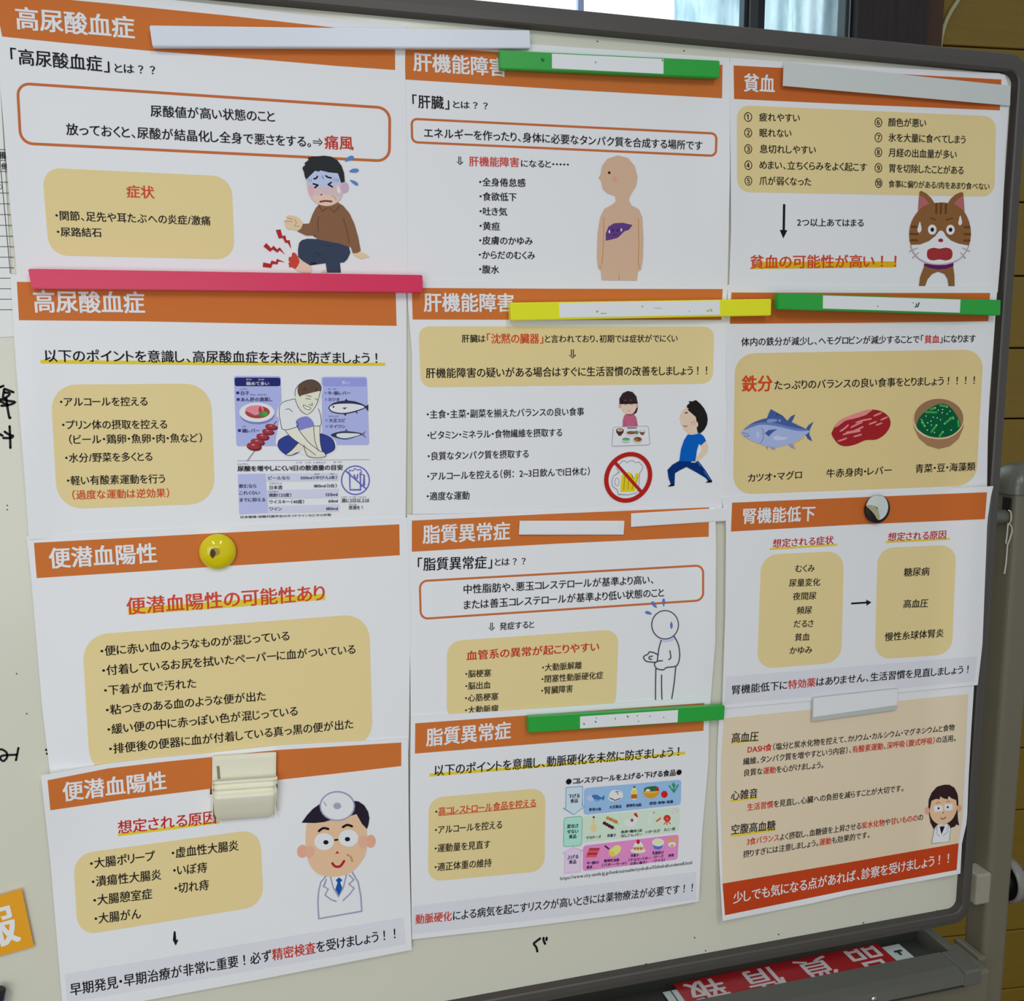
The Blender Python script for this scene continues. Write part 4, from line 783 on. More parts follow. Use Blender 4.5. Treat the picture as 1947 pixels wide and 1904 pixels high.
a.P((206, 211, 214), [(282, 1052), (450, 1045), (600, 985), (710, 900), (775, 815), (812, 800), (850, 822), (900, 905), (980, 975), (1110, 1030), (1290, 1062), (1240, 1180), (1130, 1290), (980, 1358), (790, 1388), (600, 1368), (450, 1300), (350, 1200)], 0)
a.L((166, 152, 156), 20, [(288, 1062), (320, 1150), (380, 1240), (460, 1305), (600, 1370), (790, 1388), (980, 1358), (1130, 1290), (1220, 1190), (1285, 1066)], 1)
for q in ([(730, 340), (727, 500)], [(812, 335), (803, 505)], [(895, 345), (890, 500)]): a.L(CD, 36, q)
for q in ([(300, 738), (388, 738)], [(280, 862), (400, 865)], [(285, 970), (395, 970)], [(1215, 745), (1300, 743)], [(1210, 865), (1310, 865)], [(1210, 975), (1300, 975)]): a.L(CD, 38, q)
for q in ([(632, 588), (718, 618)], [(910, 615), (1005, 590)]): a.L((104, 62, 30), 28, q)
a.P((214, 218, 216), [(445, 648), (465, 720), (472, 790), (437, 842), (402, 800), (418, 720)]).P((214, 218, 216), [(1140, 542), (1165, 620), (1172, 670), (1138, 715), (1108, 680), (1118, 620)])
for x, y in ((657, 787), (971, 789)): a.E((218, 221, 220), x, y, 74, 87).E((18, 14, 18), x + 2, y, 31, 37)
a.E((140, 40, 62), 804, 972, 44, 32)
a.P((146, 45, 48), [(565, 1220), (585, 1135), (680, 1100), (780, 1115), (900, 1098), (985, 1130), (1008, 1210), (980, 1290), (890, 1318), (780, 1302), (670, 1318), (590, 1290)])
for q in ([(268, 1158), (398, 1105)], [(322, 1272), (418, 1187)], [(1182, 1105), (1298, 1158)], [(1152, 1187), (1228, 1275)]): a.L((166, 150, 154), 22, q)
a.done('startled cartoon cat with purple collar and open red mouth')
S[3] = s

s = Sheet('printed_notice', 'white printed sheet with a tuna, red meat and a bowl of greens', 'notice',
          [(1384, 541), (1640, 544), (1897, 545)], [(1384, 541), (1380, 629), (1378, 747), (1374, 965)], [(1897, 545), (1894.6, 568), (1888.7, 658), (1881, 753), (1878, 836), (1876.5, 945)], [(1374, 965), (1640, 955), (1876.5, 945)], .0012, ramp=.4,
          lifts=[(1376, 760, 30, 160, .003)])
s.F(1370, 540, 3.374)
s.area('heading_band', [(70, 55), (900, 58), (1730, 58), (1718, 240), (900, 250), (60, 256)], (180, 94, 40))  # orange inked darker than in the other columns for the weaker light here
s.title('貧血', 120, 152, 318, 152, 108)
s.T([('体内の鉄分が減少し、ヘモグロビンが減少することで「', BLK, 0)], 133, 372, 1306, 354, 54); s.T('貧血', 1308, 355, 1405, 353, 54, (176, 38, 32), 1); s.T('」になります', 1405, 353, 1640, 350, 52)
s.rquad('cream_panel', [(93, 446), (1688, 420), (1640, 1294), (80, 1354)], 130, (203, 182, 128))
s.T('鉄分', 135, 641, 335, 637, 104, (192, 66, 26), 2); s.T('たっぷりのバランスの良い食事をとりましょう！！！！', 343, 650, 1655, 616, 60)
s.F(1400, 740, 4.2326)
for t, x0, y0, x1, y1 in (('カツオ・マグロ', 90, 717, 532, 688), ('牛赤身肉・レバー', 722, 680, 1253, 651), ('青菜・豆・海藻類', 1438, 641, 1925, 622)): s.T(t, x0, y0, x1, y1, 70)
a = Art(s, (1400, 740, 4.2326), 'tuna_drawing')
FB = (58, 84, 138)
for q in ([(245, 240), (262, 195), (278, 162), (300, 198), (330, 212), (375, 216), (410, 255), (330, 262)], [(415, 252), (440, 220), (475, 203), (460, 240), (445, 268)], [(552, 335), (580, 292), (622, 262), (590, 330), (588, 365), (612, 421), (575, 400), (556, 365)]): a.P(FB, q, 0)
for q in ([(238, 458), (262, 462), (250, 492)], [(272, 462), (312, 466), (314, 488), (285, 486)], [(418, 445), (455, 438), (476, 485), (442, 472)]): a.P((140, 142, 172), q, 0)
a.P((152, 164, 200), [(42, 355), (75, 312), (120, 278), (200, 245), (280, 232), (400, 250), (520, 302), (582, 335), (582, 350), (540, 380), (460, 430), (350, 465), (260, 462), (180, 440), (90, 400)])
a.P((96, 116, 168), [(60, 330), (120, 278), (200, 245), (280, 232), (400, 250), (520, 302), (575, 335), (480, 335), (380, 312), (280, 292), (180, 290)])
a.P((62, 86, 140), [(110, 288), (200, 246), (280, 232), (400, 250), (500, 295), (560, 325), (440, 305), (300, 272), (200, 268)])
a.P((120, 138, 190), [(245, 255), (270, 240), (325, 245), (320, 262), (260, 270)]).E((120, 138, 190), 349, 254, 11, 10)
a.P(FB, [(228, 356), (262, 330), (332, 322), (290, 350), (262, 382)], 0).L((84, 92, 126), 4, [(205, 310), (218, 350), (212, 410), (190, 438)], 1)
a.E((206, 210, 220), 115, 331, 9, 9).E((20, 20, 30), 115, 331, 5, 5).L((80, 84, 110), 4, [(45, 352), (80, 358), (102, 372), (90, 384), (62, 374)], 1)
a.P((172, 180, 208), [(160, 355), (178, 345), (185, 375), (170, 395)]).P((176, 184, 210), [(295, 400), (320, 375), (370, 385), (412, 390), (390, 408), (330, 412)])
for x, y in ((462, 275), (480, 284), (498, 293), (516, 302), (535, 312)): a.L((150, 148, 92), 4, [(x, y), (x + 3, y - 8)])
for x, y in ((470, 432), (488, 422), (506, 411), (524, 400), (540, 388)): a.L((150, 148, 92), 4, [(x, y), (x + 3, y + 8)])
a.done('blue tuna drawing')
a = Art(s, (1400, 740, 4.2326), 'meat_drawing')
a.P((148, 30, 34), [(770, 370), (778, 330), (825, 260), (915, 215), (1020, 178), (1095, 165), (1170, 180), (1228, 225), (1240, 290), (1200, 360), (1130, 405), (1040, 412), (960, 445), (880, 460), (820, 440)])
PK = (208, 128, 126)
a.P(PK, [(795, 310), (825, 258), (915, 214), (1020, 178), (1095, 166), (1060, 195), (1040, 210), (960, 235), (880, 255), (830, 290)])
for q in ([(838, 338), (870, 318), (900, 290)], [(925, 308), (960, 290), (1010, 268)], [(965, 270), (1020, 252), (1085, 240)], [(862, 366), (930, 345), (1018, 305)], [(950, 382), (1005, 366)], [(1072, 282), (1125, 263)], [(1165, 248), (1215, 226)], [(1128, 290), (1170, 274)], [(822, 418), (855, 408), (885, 396)], [(1110, 216), (1165, 192)]): a.L(PK, 13, q, 1)
a.L(PK, 20, [(890, 352), (990, 335)])
a.done('red marbled meat drawing')
a = Art(s, (1400, 740, 4.2326), 'bowl_of_greens_drawing')
a.P((150, 112, 78), [(1425, 240), (1430, 310), (1470, 395), (1540, 455), (1630, 482), (1720, 460), (1790, 400), (1828, 310), (1832, 240)], 0)
a.E((206, 182, 146), 1629, 238, 206, 166, n=40).E((138, 106, 74), 1629, 236, 199, 158, n=40)
a.P((0, 84, 48), [(1450, 300), (1480, 220), (1550, 160), (1640, 118), (1715, 140), (1775, 215), (1805, 290), (1775, 340), (1720, 375), (1640, 388), (1550, 378), (1490, 348)])
a.L((210, 188, 154), 7, [(1428, 275), (1450, 325), (1500, 368), (1565, 392), (1640, 400), (1710, 388), (1775, 350), (1815, 300), (1830, 262)], 1)
for q in ([(1525, 185), (1610, 188)], [(1490, 245), (1515, 300)], [(1612, 290), (1570, 345)], [(1680, 275), (1745, 225)], [(1660, 345), (1635, 382)], [(1785, 255), (1790, 300)], [(1640, 130), (1690, 140)], [(1565, 165), (1600, 150)]): a.L((64, 148, 70), 16, q)
for x, y in ((1600, 153), (1625, 170), (1660, 165), (1697, 145), (1720, 178), (1657, 190), (1697, 200), (1527, 217), (1585, 227), (1617, 232), (1540, 272), (1570, 290), (1643, 247), (1675, 280), (1720, 235), (1748, 238), (1518, 298), (1537, 330), (1610, 290), (1595, 350), (1665, 345), (1728, 330), (1495, 270), (1567, 258)): a.E((214, 220, 200), x, y, 5, 5, n=8)
a.done('brown bowl of dark greens')
S[6] = s

s = Sheet('printed_notice', 'white printed sheet with two tall cream panels joined by a black arrow', 'notice',
          [(1372, 946), (1640, 936), (1888.8, 924.6)], [(1372, 946), (1380.5, 994), (1379, 1165), (1373, 1348)], [(1888.8, 924.6), (1885, 938), (1877.4, 990.5), (1868, 1226.6), (1859, 1303)], [(1373, 1348), (1620, 1326), (1859, 1303)], .0026, ramp=1.)
s.F(1350, 920, 3.261)
s.area('heading_band', [(137, 118), (930, 84), (1718, 53), (1705, 220), (900, 254), (130, 297)], (182, 96, 42))  # slightly darkened orange: the light falloff to the right is in the colour
s.title('腎機能低下', 198, 202, 655, 184, 96)
s.U([(370, 400), (787, 372), (787, 384), (370, 411)]); s.U([(1090, 357), (1487, 336), (1487, 347), (1090, 368)])
s.T('想定される症状', 388, 371, 768, 348, 53, (172, 34, 36)); s.T('想定される原因', 1103, 331, 1468, 315, 53, (172, 34, 36))
s.rquad('cream_panel', [(318, 441), (830, 417), (815, 1108), (291, 1150)], 105, CRM); s.rquad('cream_panel', [(1040, 399), (1527, 379), (1500, 1058), (1022, 1090)], 100, CRM)
for t, x0, y0, x1, y1 in (('むくみ', 527, 527, 652, 523), ('尿量変化', 490, 616, 685, 609), ('夜間尿', 513, 699, 662, 694), ('頻尿', 537, 786, 635, 783), ('だるさ', 517, 870, 645, 866), ('貧血', 525, 952, 620, 949), ('かゆみ', 492, 1035, 637, 1029)): s.T(t, x0, y0, x1, y1, 48)
for t, x0, y0, x1, y1 in (('糖尿病', 1202, 550, 1363, 543), ('高血圧', 1198, 746, 1355, 740), ('慢性糸球体腎炎', 1083, 951, 1452, 925)): s.T(t, x0, y0, x1, y1, 53)
s.area('arrow', [(875, 738), (970, 732), (968, 719), (1001, 736), (971, 757), (970, 743), (875, 749)], BLK, 2)
s.area('grey_footer_strip', [(100, 1197), (900, 1132), (1657, 1070), (1640, 1224), (880, 1298), (88, 1368)], GRY, 1)
s.T([('腎機能低下に', BLK, 0), ('特効薬', RED, 1), ('はありません、生活習慣を見直しましょう！', BLK, 0)], 132, 1281, 1625, 1148, 55, mids=[(860, 1212)])
S[9] = s

BEI = (204, 188, 160)
s = Sheet('printed_notice', 'beige printed sheet with a red bottom band and a cartoon woman in glasses', 'notice',
          [(1368, 1345), (1600, 1327), (1852, 1304)], [(1368, 1345), (1364, 1420), (1362.5, 1500), (1368, 1650), (1373.8, 1752)], [(1852, 1304), (1846, 1400), (1841.8, 1478), (1838.6, 1563), (1829, 1604), (1826, 1661.7)], [(1373.8, 1752), (1540, 1719), (1613, 1702), (1826, 1661.7)], .0014, ramp=1.,
          lifts=[(1370, 1740, 90, 120, .008), (1600, 1720, 80, 30, .003)])
s.F(1350, 1300, 3.152)
s.area('beige_panel', [(84, 208), (1548, 62), (1538, 300), (1526, 560), (1515, 800), (1490, 958), (800, 1078), (75, 1200), (62, 700), (66, 450)], BEI)
s.area('red_band', [(75, 1200), (800, 1078), (1490, 958), (1478, 1118), (820, 1240), (90, 1390)], (176, 60, 24))
for q in ([(125, 350), (293, 330), (293, 342), (127, 362)], [(122, 698), (288, 680), (288, 690), (124, 710)], [(123, 908), (395, 872), (395, 883), (125, 920)]): s.U(q)
s.T('高血圧', 128, 327, 293, 316, 60); s.T('心雑音', 125, 673, 288, 656, 58); s.T('空腹高血糖', 125, 878, 394, 848, 60)
R2 = (182, 46, 34)
s.T([('DASH食', R2, 2), ('（塩分と炭水化物を控えて、カリウム・カルシウム・マグネシウムと食物', BLK, 0)], 225, 397, 1467, 262, 42, mids=[(850, 330)])
s.T([('繊維、タンパク質を増やすという内容）、', BLK, 0), ('有酸素運動', R2, 1), ('、', BLK, 0), ('深呼吸（腹式呼吸）', R2, 1), ('の活用。', BLK, 0)], 198, 469, 1478, 326, 42, mids=[(835, 398)])
s.T([('良質な', BLK, 0), ('運動', R2, 1), ('を心がけましょう。', BLK, 0)], 200, 537, 685, 486, 42)
s.T([('生活習慣', R2, 1), ('を見直し、心臓への負担を減らすことが大切です。', BLK, 0)], 222, 743, 1165, 626, 42)
s.T([('3食バランス', R2, 1), ('よく摂取し、血糖値を上昇させる', BLK, 0), ('炭水化物', R2, 1), ('や', BLK, 0), ('甘いものの', R2, 1), ('の', BLK, 0)], 220, 950, 1279, 800, 42)
s.T([('摂りすぎには注意しましょう。', BLK, 0), ('運動', R2, 1), ('も効果的です。', BLK, 0)], 198, 1025, 962, 905, 42)
s.T('少しでも気になる点があれば、診察を受けましょう！！', 138, 1287, 1455, 1042, 68, WHT, 1)
a = Art(s, (1740, 1470, 12.69), 'woman_doctor_drawing')
HB = (46, 28, 30)
a.P(HB, [(320, 830), (330, 650), (400, 480), (530, 335), (700, 288), (830, 290), (950, 360), (1020, 500), (1045, 700), (1025, 950), (1035, 1120), (1062, 1272), (992, 1245), (965, 1292), (900, 1272), (850, 1335), (700, 1330), (480, 1330), (450, 1362), (370, 1200), (335, 1000)], 0)
a.E((204, 150, 124), 295, 915, 55, 85).E((204, 150, 124), 1062, 855, 60, 85)
a.P((196, 148, 86), [(555, 1225), (745, 1215), (720, 1310), (590, 1310)], 0)
a.P((212, 170, 136), [(355, 870), (380, 700), (420, 590), (600, 560), (900, 590), (1000, 680), (1008, 820), (985, 960), (905, 1110), (800, 1200), (660, 1245), (520, 1220), (410, 1120), (358, 990)])
a.P(HB, [(325, 838), (335, 650), (440, 440), (600, 320), (820, 285), (960, 380), (1035, 560), (1045, 778), (1003, 786), (990, 660), (880, 618), (802, 552), (790, 640), (690, 620), (600, 570), (598, 640), (500, 630), (425, 588), (392, 680), (366, 838)], 0)
for q in ([(450, 795), (652, 775), (662, 930), (466, 945)], [(702, 758), (902, 742), (908, 900), (716, 915)]): a.P((214, 217, 216), rq(q, 28), 0)
a.L((214, 217, 216), 12, [(655, 850), (710, 845)])
for x, y in ((565, 856), (787, 828)): a.P((16, 12, 16), [(x - 5, y - 42), (x + 30, y + 5), (x, y + 32), (x - 30, y + 8), (x - 12, y - 20)], 0)
a.L((140, 108, 58), 16, [(500, 745), (555, 708), (600, 722)], 1).L((140, 108, 58), 16, [(760, 698), (800, 678), (840, 698)], 1).E((90, 60, 46), 674, 963, 14, 16).L((110, 56, 34), 22, [(620, 1088), (670, 1118), (738, 1070)], 1)
a.P((206, 209, 214), [(400, 1705), (470, 1340), (540, 1245), (590, 1300), (640, 1495), (765, 1220), (840, 1290), (852, 1400), (820, 1655)], 0).P((18, 16, 34), [(592, 1300), (718, 1290), (636, 1490)], 0)
for q in ([(400, 1705), (470, 1340), (540, 1250)], [(400, 1705), (820, 1655), (852, 1400), (840, 1295)], [(540, 1285), (502, 1360), (540, 1400), (515, 1460), (590, 1540)], [(790, 1260), (808, 1320), (755, 1360), (800, 1410), (670, 1525)]): a.L((122, 124, 132), 12, q)
a.done('cartoon woman with fringe, glasses and white coat')
S[12] = s

# ---- ruled form at the far left edge
s = Sheet('ruled_form', 'white ruled form with black grid lines peeking out from under the other sheets', 'form',
          [(-200, -20), (-10, -20)], [(-200, -20), (-190, 650)], [(-10, -20), (28, 640)], [(-190, 650), (28, 642)], .0000, paper=mat_new('form_paper', P((205, 207, 202)), rough=.6), nu=10, nv=16)
for k, y in enumerate((284.4, 305, 326, 346.5, 367, 387.5, 408, 428.5, 449, 469, 489, 509, 529, 549, 569, 589)):
    s.fr = (0, 0, 1); s.area('ruled_line', [(-190, y - .7), (-80, y - .7), (26, y - .5), (26, y + .8), (-80, y + .7), (-190, y + .6)], (70, 70, 72), 1)
s.area('ruled_line', [(-3, 280), (-1.6, 280), (20.4, 520), (19, 520)], (60, 60, 62), 1)
s.T('備', -2, 295, 13, 295.5, 14, BLK, 1); s.T('他', 2, 316, 17, 316.5, 13, BLK, 1); s.T('〇', -7, 355, 5, 355, 10, (90, 90, 92), 0)
# ---- orange card
s = Sheet('orange_card', 'orange card with a large white character, low on the bare board', 'card',
          [(-150, 1747), (41, 1691)], [(-150, 1747), (-120, 1852)], [(41, 1691), (64.6, 1800.6)], [(-120, 1852), (64.6, 1800.6)], .0022, paper=mat_new('orange_card', P((216, 144, 22)), rough=.5, noise=.05, nscale=14), nu=12, nv=8, name_paper='card')
s.F(0, 1350, 3.435)
s.T('報', -165, 1462, 112, 1386, 262, (226, 218, 200), 2, 'large_lettering')

# ================================================================ MAGNETS
def bar(name, c, thick, colr, label, cat='magnet', strip=None, marks=(), off=.0045, bev=.0006, rough=.32, group=None, stripcol=(206, 213, 210)):
    """a bar magnet: its front face by four picture corners, its body straight back towards the board"""
    c = np.array(c, float); f = W(c[:, 0], c[:, 1], off + thick); bk = f + np.array([0, thick, 0])
    root = empty(name, (f[:, 0].mean(), off * -1, f[:, 2].min()), label, cat, group)
    b = bmesh.new(); vs = [b.verts.new(tuple(p)) for p in np.vstack([f, bk])]
    for q in ((0, 1, 2, 3), (7, 6, 5, 4), (0, 4, 5, 1), (1, 5, 6, 2), (2, 6, 7, 3), (3, 7, 4, 0)): b.faces.new([vs[i] for i in q])
    bmesh.ops.recalc_face_normals(b, faces=b.faces[:]); bmesh.ops.bevel(b, geom=b.edges[:], offset=min(bev, thick * .3), segments=2, affect='EDGES')
    mb = MB(); mb.bm(b); mb.build('magnet_body', mat_new(name + '_%02x%02x%02x' % tuple(colr), P(colr), rough=rough, noise=.02, nscale=30), root)
    if strip:
        q = np.array(strip, float); g = W(q[:, 0], q[:, 1], off + thick + .0004); gb = g + np.array([0, .0003, 0])
        st = link('label_strip', np.vstack([g, gb]), [(0, 1, 2, 3), (7, 6, 5, 4), (0, 4, 5, 1), (1, 5, 6, 2), (2, 6, 7, 3), (3, 7, 4, 0)], mat_new('label_white_%02x%02x%02x' % tuple(stripcol), P(stripcol), rough=.4, noise=.03, nscale=15), root); st['label'] = 'white blank label strip'
    if len(marks):
        V = []; Fm = []; k = 0
        for (x0, y0, x1, y1, w, mc) in marks:
            v, f2 = ribbon([(x0, y0), (x1, y1)], w); V.append(v); Fm += [tuple(int(i) + k for i in q) for q in f2]; k += len(v)
        V = np.vstack(V); o = link('ink_residue', W(V[:, 0], V[:, 1], off + thick + .0006), Fm, ink(marks[0][5]), root)
    return root
GRN = (36, 148, 52)
bar('bar_magnet', [(284, 48), (1007.6, 57.5), (1009, 91.5), (290, 88)], .006, (196, 201, 208), 'long white bar magnet lying across the top of the first two columns', off=.0035)
bar('bar_magnet', [(950, 95), (1368.8, 115.2), (1367.8, 148), (951.5, 130.3)], .007, GRN, 'green bar magnet with white label strip, right under the top frame', strip=[(1049.5, 102), (1261.7, 112), (1261.5, 140.5), (1049.6, 130)], off=.0035,
    marks=[(1030, 111, 1034, 116, 4, (26, 104, 40)), (1259, 113, 1260, 116, 2, (60, 70, 60)), (1132, 117, 1133, 120, 1.5, (60, 70, 60))])
bar('magnetic_strip', [(1490.3, 118), (1921.8, 163), (1920.6, 201), (1488.8, 163.2)], .0009, (184, 188, 184), 'flat pale grey magnetic strip slanting over the cat sheet heading', off=.0052, bev=.0001, rough=.5)
bar('bar_magnet', [(52.9, 511), (803.4, 523), (804.2, 556.6), (60, 549)], .007, (196, 34, 76), 'long crimson pink bar magnet between the two gout sheets', off=.0045)
bar('bar_magnet', [(970.4, 575.6), (1467, 568.5), (1466.3, 600), (972, 609.6)], .008, (214, 214, 22), 'bright yellow bar magnet with white label strip', strip=[(1063, 576.3), (1368.5, 571.6), (1368.8, 598.6), (1064, 604)], off=.0048,
    marks=[(1133, 593, 1138, 592, 3, (150, 165, 60)), (1142, 596, 1153, 596, 1.6, (150, 165, 60)), (1220, 583, 1223, 583, 3, (150, 165, 60)), (1344, 590, 1348, 592, 3, (150, 165, 60)), (1350, 588, 1354, 592, 3, (150, 165, 60)), (1244, 586, 1258, 586, 1, (150, 165, 60)), (1310, 592, 1312, 592, 2, (150, 165, 60))])
bar('bar_magnet', [(1479, 557.5), (1903.5, 570.6), (1902.6, 600), (1479.5, 588.3)], .007, GRN, 'green bar magnet with white label strip beside the yellow one', strip=[(1565, 562), (1826.4, 569.8), (1825, 594.8), (1564.7, 586.8)], off=.0098,
    marks=[(1736, 575, 1737, 577, 1.5, (40, 90, 60)), (1743, 577, 1742, 582, 2, (40, 90, 60)), (1748, 575, 1745, 583, 2.4, (40, 90, 60)), (1739, 584, 1746, 583, 2, (40, 90, 60)), (1668, 582, 1670, 583, 1.5, (40, 90, 60))])
bar('bar_magnet', [(1004, 1365.2), (1378.6, 1342.6), (1377, 1369.5), (1005, 1394)], .007, GRN, 'green bar magnet with white label strip low on the board', strip=[(1103, 1363), (1289.3, 1350.5), (1288.3, 1373.8), (1103, 1385.7)], off=.0055,
    marks=[(1109, 1376, 1112, 1378, 2, (70, 80, 70)), (1131, 1372, 1134, 1374, 2, (70, 80, 70)), (1133, 1366, 1135, 1366, 1.5, (70, 80, 70)), (1169, 1366, 1171, 1368, 1.5, (70, 80, 70)), (1193, 1361, 1194, 1365, 2, (70, 80, 70)), (1211, 1361, 1213, 1362, 1.5, (70, 80, 70)), (1213, 1372, 1215, 1372, 1.5, (70, 80, 70)), (1235, 1362, 1237, 1363, 1.5, (70, 80, 70)), (1261, 1364, 1263, 1365, 1.5, (70, 80, 70))])
bar('magnetic_strip', [(988.4, 990.7), (1187.5, 990.7), (1185.8, 1017), (987, 1017)], .0014, (200, 208, 206), 'short white magnetic label holder beside the lipid sheet title', strip=[(1002, 992), (1177, 992.5), (1176.5, 1014.5), (1001.5, 1015)], off=.0034, bev=.0002, stripcol=(212, 221, 218))
bar('magnetic_strip', [(1200.3, 976.7), (1372.5, 966.3), (1382.4, 966), (1382.6, 990.7), (1200.3, 1002.5)][0:1] + [(1382.4, 966), (1382.6, 990.7), (1200.3, 1002.5)], .0014, (204, 211, 210), 'white magnetic label holder bridging the gap to the third column', strip=[(1206.5, 978), (1380, 967.6), (1380, 989.8), (1206.5, 1000.5)], off=.0036, bev=.0002, stripcol=(212, 221, 218))
bar('magnetic_strip', [(1545.3, 1327.5), (1708, 1309.7), (1705.4, 1350.2), (1544.5, 1372.4)], .0016, (168, 174, 166), 'thick white magnetic label at the top of the beige sheet', strip=[(1547, 1328), (1707.3, 1310.3), (1705.6, 1341), (1546.3, 1364)], off=.0048, bev=.0002, stripcol=(212, 221, 214))

# round yellow magnet
def lathe(name, cen, prof, mat, root, n=40, hscale=1.):
    V = []; F = []
    for r, y in prof:
        for k in range(n): a = 2 * math.pi * k / n; V.append((cen[0] + r * math.cos(a), cen[1] - y, cen[2] + r * math.sin(a)))
    for k in range(len(prof) - 1):
        for j in range(n): F.append((k * n + j, k * n + (j + 1) % n, (k + 1) * n + (j + 1) % n, (k + 1) * n + j))
    F.append(tuple(range(n))[::-1]); F.append(tuple(range((len(prof) - 1) * n, len(prof) * n)))
    return link(name, V, F, mat, root, smooth=True)
c = W(414, 1049, .006); c[1] = -.0042
ry_ = empty('round_magnet', (c[0], c[1], c[2] - .015), 'glossy round yellow magnet with a chipped dark spot', 'magnet')
lathe('magnet_body', c, [(.0139, 0), (.0143, .0006), (.0143, .003), (.0138, .0042), (.0125, .0056), (.0105, .0070), (.008, .0081), (.005, .0088), (.0026, .0091), (.0006, .0091)], mat_new('yellow_gloss', P((196, 180, 6)), rough=.09, spec=.6, noise=.08, nscale=25), ry_)
V = []; rnd = random.Random(3)
def dome_patch(cx, cy, rx, ry2, name, col, ec):
    p = np.array([(cx + rx * (1 + .16 * rnd.uniform(-1, 1)) * math.cos(a), cy + ry2 * (1 + .16 * rnd.uniform(-1, 1)) * math.sin(a)) for a in np.linspace(0, 6.283, 20, endpoint=False)])
    P3 = []
    for x, y in list(p) + [(cx, cy)]:
        for h in (.012,):
            q = W(x, y, h); r = math.hypot(q[0] - c[0], q[2] - c[2]); y_ = np.interp(r, [.0006, .0026, .005, .008, .0105, .0125, .0138], [.0091, .0091, .0088, .0081, .0070, .0056, .0042])
            for _ in range(3):
                q = W(x, y, y_ + .0042 + ec); r = math.hypot(q[0] - c[0], q[2] - c[2]); y_ = np.interp(r, [.0006, .0026, .005, .008, .0105, .0125, .0138], [.0091, .0091, .0088, .0081, .0070, .0056, .0042])
            P3.append(q)
    link(name, P3, [(i, (i + 1) % 20, 20) for i in range(20)], mat_new(name, P(col), rough=.7), ry_)
dome_patch(409.5, 1050, 9.5, 7.5, 'worn_ring', (150, 132, 40), .0002)
dome_patch(404.5, 1052.5, 5, 8, 'dark_chip', (66, 44, 20), .0004)

# round magnet with peeling white film
c = W(1664, 967.5, .0035); c[1] = -.0048
rm = empty('round_magnet', (c[0], c[1], c[2] - .015), 'flat black round magnet with white film peeling off', 'magnet')
lathe('magnet_disc', c, [(.0132, 0), (.0136, .0006), (.0136, .0030), (.0130, .0036), (.0006, .0037)], mat_new('magnet_black', (.012, .010, .009), rough=.55), rm)
fr = (1600, 920, 16.225)
def film(name, pts, hts, col, lay):
    p = np.array(pts, float) / fr[2] + np.array(fr[:2]); k = catmull(p, True, 4)
    hh = np.interp(np.arange(len(k)) / 4., np.arange(len(hts) + 1), list(hts) + [hts[0]])
    pts3 = W(k[:, 0], k[:, 1], .0048 + .0037 + hh)
    b = bmesh.new(); f = b.faces.new([b.verts.new(tuple(q)) for q in pts3]); bmesh.ops.triangulate(b, faces=[f]); mb = MB(); mb.bm(b)
    return mb.build(name, mat_new(name, P(col), rough=.4), rm)
film('white_film', [(1040, 365), (1180, 370), (1310, 410), (1400, 530), (1440, 700), (1410, 880), (1320, 1030), (1190, 1115), (1110, 1100), (1170, 1060), (1160, 900), (1120, 760), (1000, 690), (820, 700), (760, 680), (800, 570), (880, 450)], [.0005] * 8 + [.001, .001, .0013, .0016, .0018, .0018, .0016, .0012, .0006], (184, 190, 184), 1)
film('folded_film', [(770, 690), (860, 660), (980, 680), (1090, 760), (1140, 850), (1170, 980), (1175, 1080), (1110, 1105), (1020, 960), (900, 820)], [.002, .0028, .0032, .003, .0026, .002, .0012, .0012, .0016, .002], (160, 156, 124), 1)

# cream clip magnet: back plate, sprung front plate, pins, slot
def pt(x, y, off): return W(380 + x / 10.578, 1420 + y / 10.578, off)
cl = empty('magnetic_clip', pt(880, 1560, .006), 'cream metal bulldog-style magnetic clip gripping the lowest sheet', 'clip')
CM = mat_new('clip_cream', P((206, 202, 180)), rough=.3, spec=.5, noise=.03, nscale=20)
Ptl, Ptr, Pbr, Pbl = pt(225, 215, .0), pt(1525, 135, .0), pt(1500, 1480, .0), pt(260, 1560, .0)
ux = (Ptr - Ptl); Wd = np.linalg.norm(ux); ux /= Wd; uz = np.cross(ux, [0, -1, 0]); uz = np.array([-ux[2], 0, ux[0]]); 
if uz[2] < 0: uz = -uz
O_ = pt(225, 225, .010)
def cbox(mb, x0, x1, z0, z1, y0, y1, bev=.0004):
    M = Matrix(((ux[0], 0, uz[0], O_[0]), (ux[1], 1, uz[1], 0), (ux[2], 0, uz[2], O_[2]), (0, 0, 0, 1)))
    mb.box((x0, y0, z0), (x1, y1, z1), bev, M=M)
mb = MB(); cbox(mb, .0008, Wd, -.036, 0, -.0088, -.0050, .0008); cbox(mb, .0026, Wd - .0018, -.034, -.0022, -.0092, -.0086, .0003); mb.build('back_plate', CM, cl)
# sprung front plate: a profile down the clip swept across its width with rounded lower corners
prof = [(-.0184, .0150), (-.0188, .0180), (-.0200, .0176), (-.0222, .0136), (-.0230, .0142), (-.0238, .0182), (-.0256, .0174), (-.0276, .0136), (-.0286, .0150), (-.0296, .0192), (-.0310, .0200), (-.0326, .0198), (-.0400, .0168), (-.0480, .0136), (-.0530, .0112), (-.0552, .0094), (-.0558, .0080)]
NX = 24; V = []; F = []
z_end = -.0558
for k, (z, d) in enumerate(prof):
    for j in range(NX + 1):
        t = j / NX; edge = min(t, 1 - t)
        dd = d - .0060 * max(0, 1 - edge / .06) ** 2 * (1 if k > 3 else .3)
        ins = .0030 * max(0, (-.047 - z) / .0088) ** 2
        x = .0016 + ins + t * (Wd - .0008 - 2 * ins)
        q = O_ + ux * x + uz * z; V.append((q[0], -dd, q[2]))
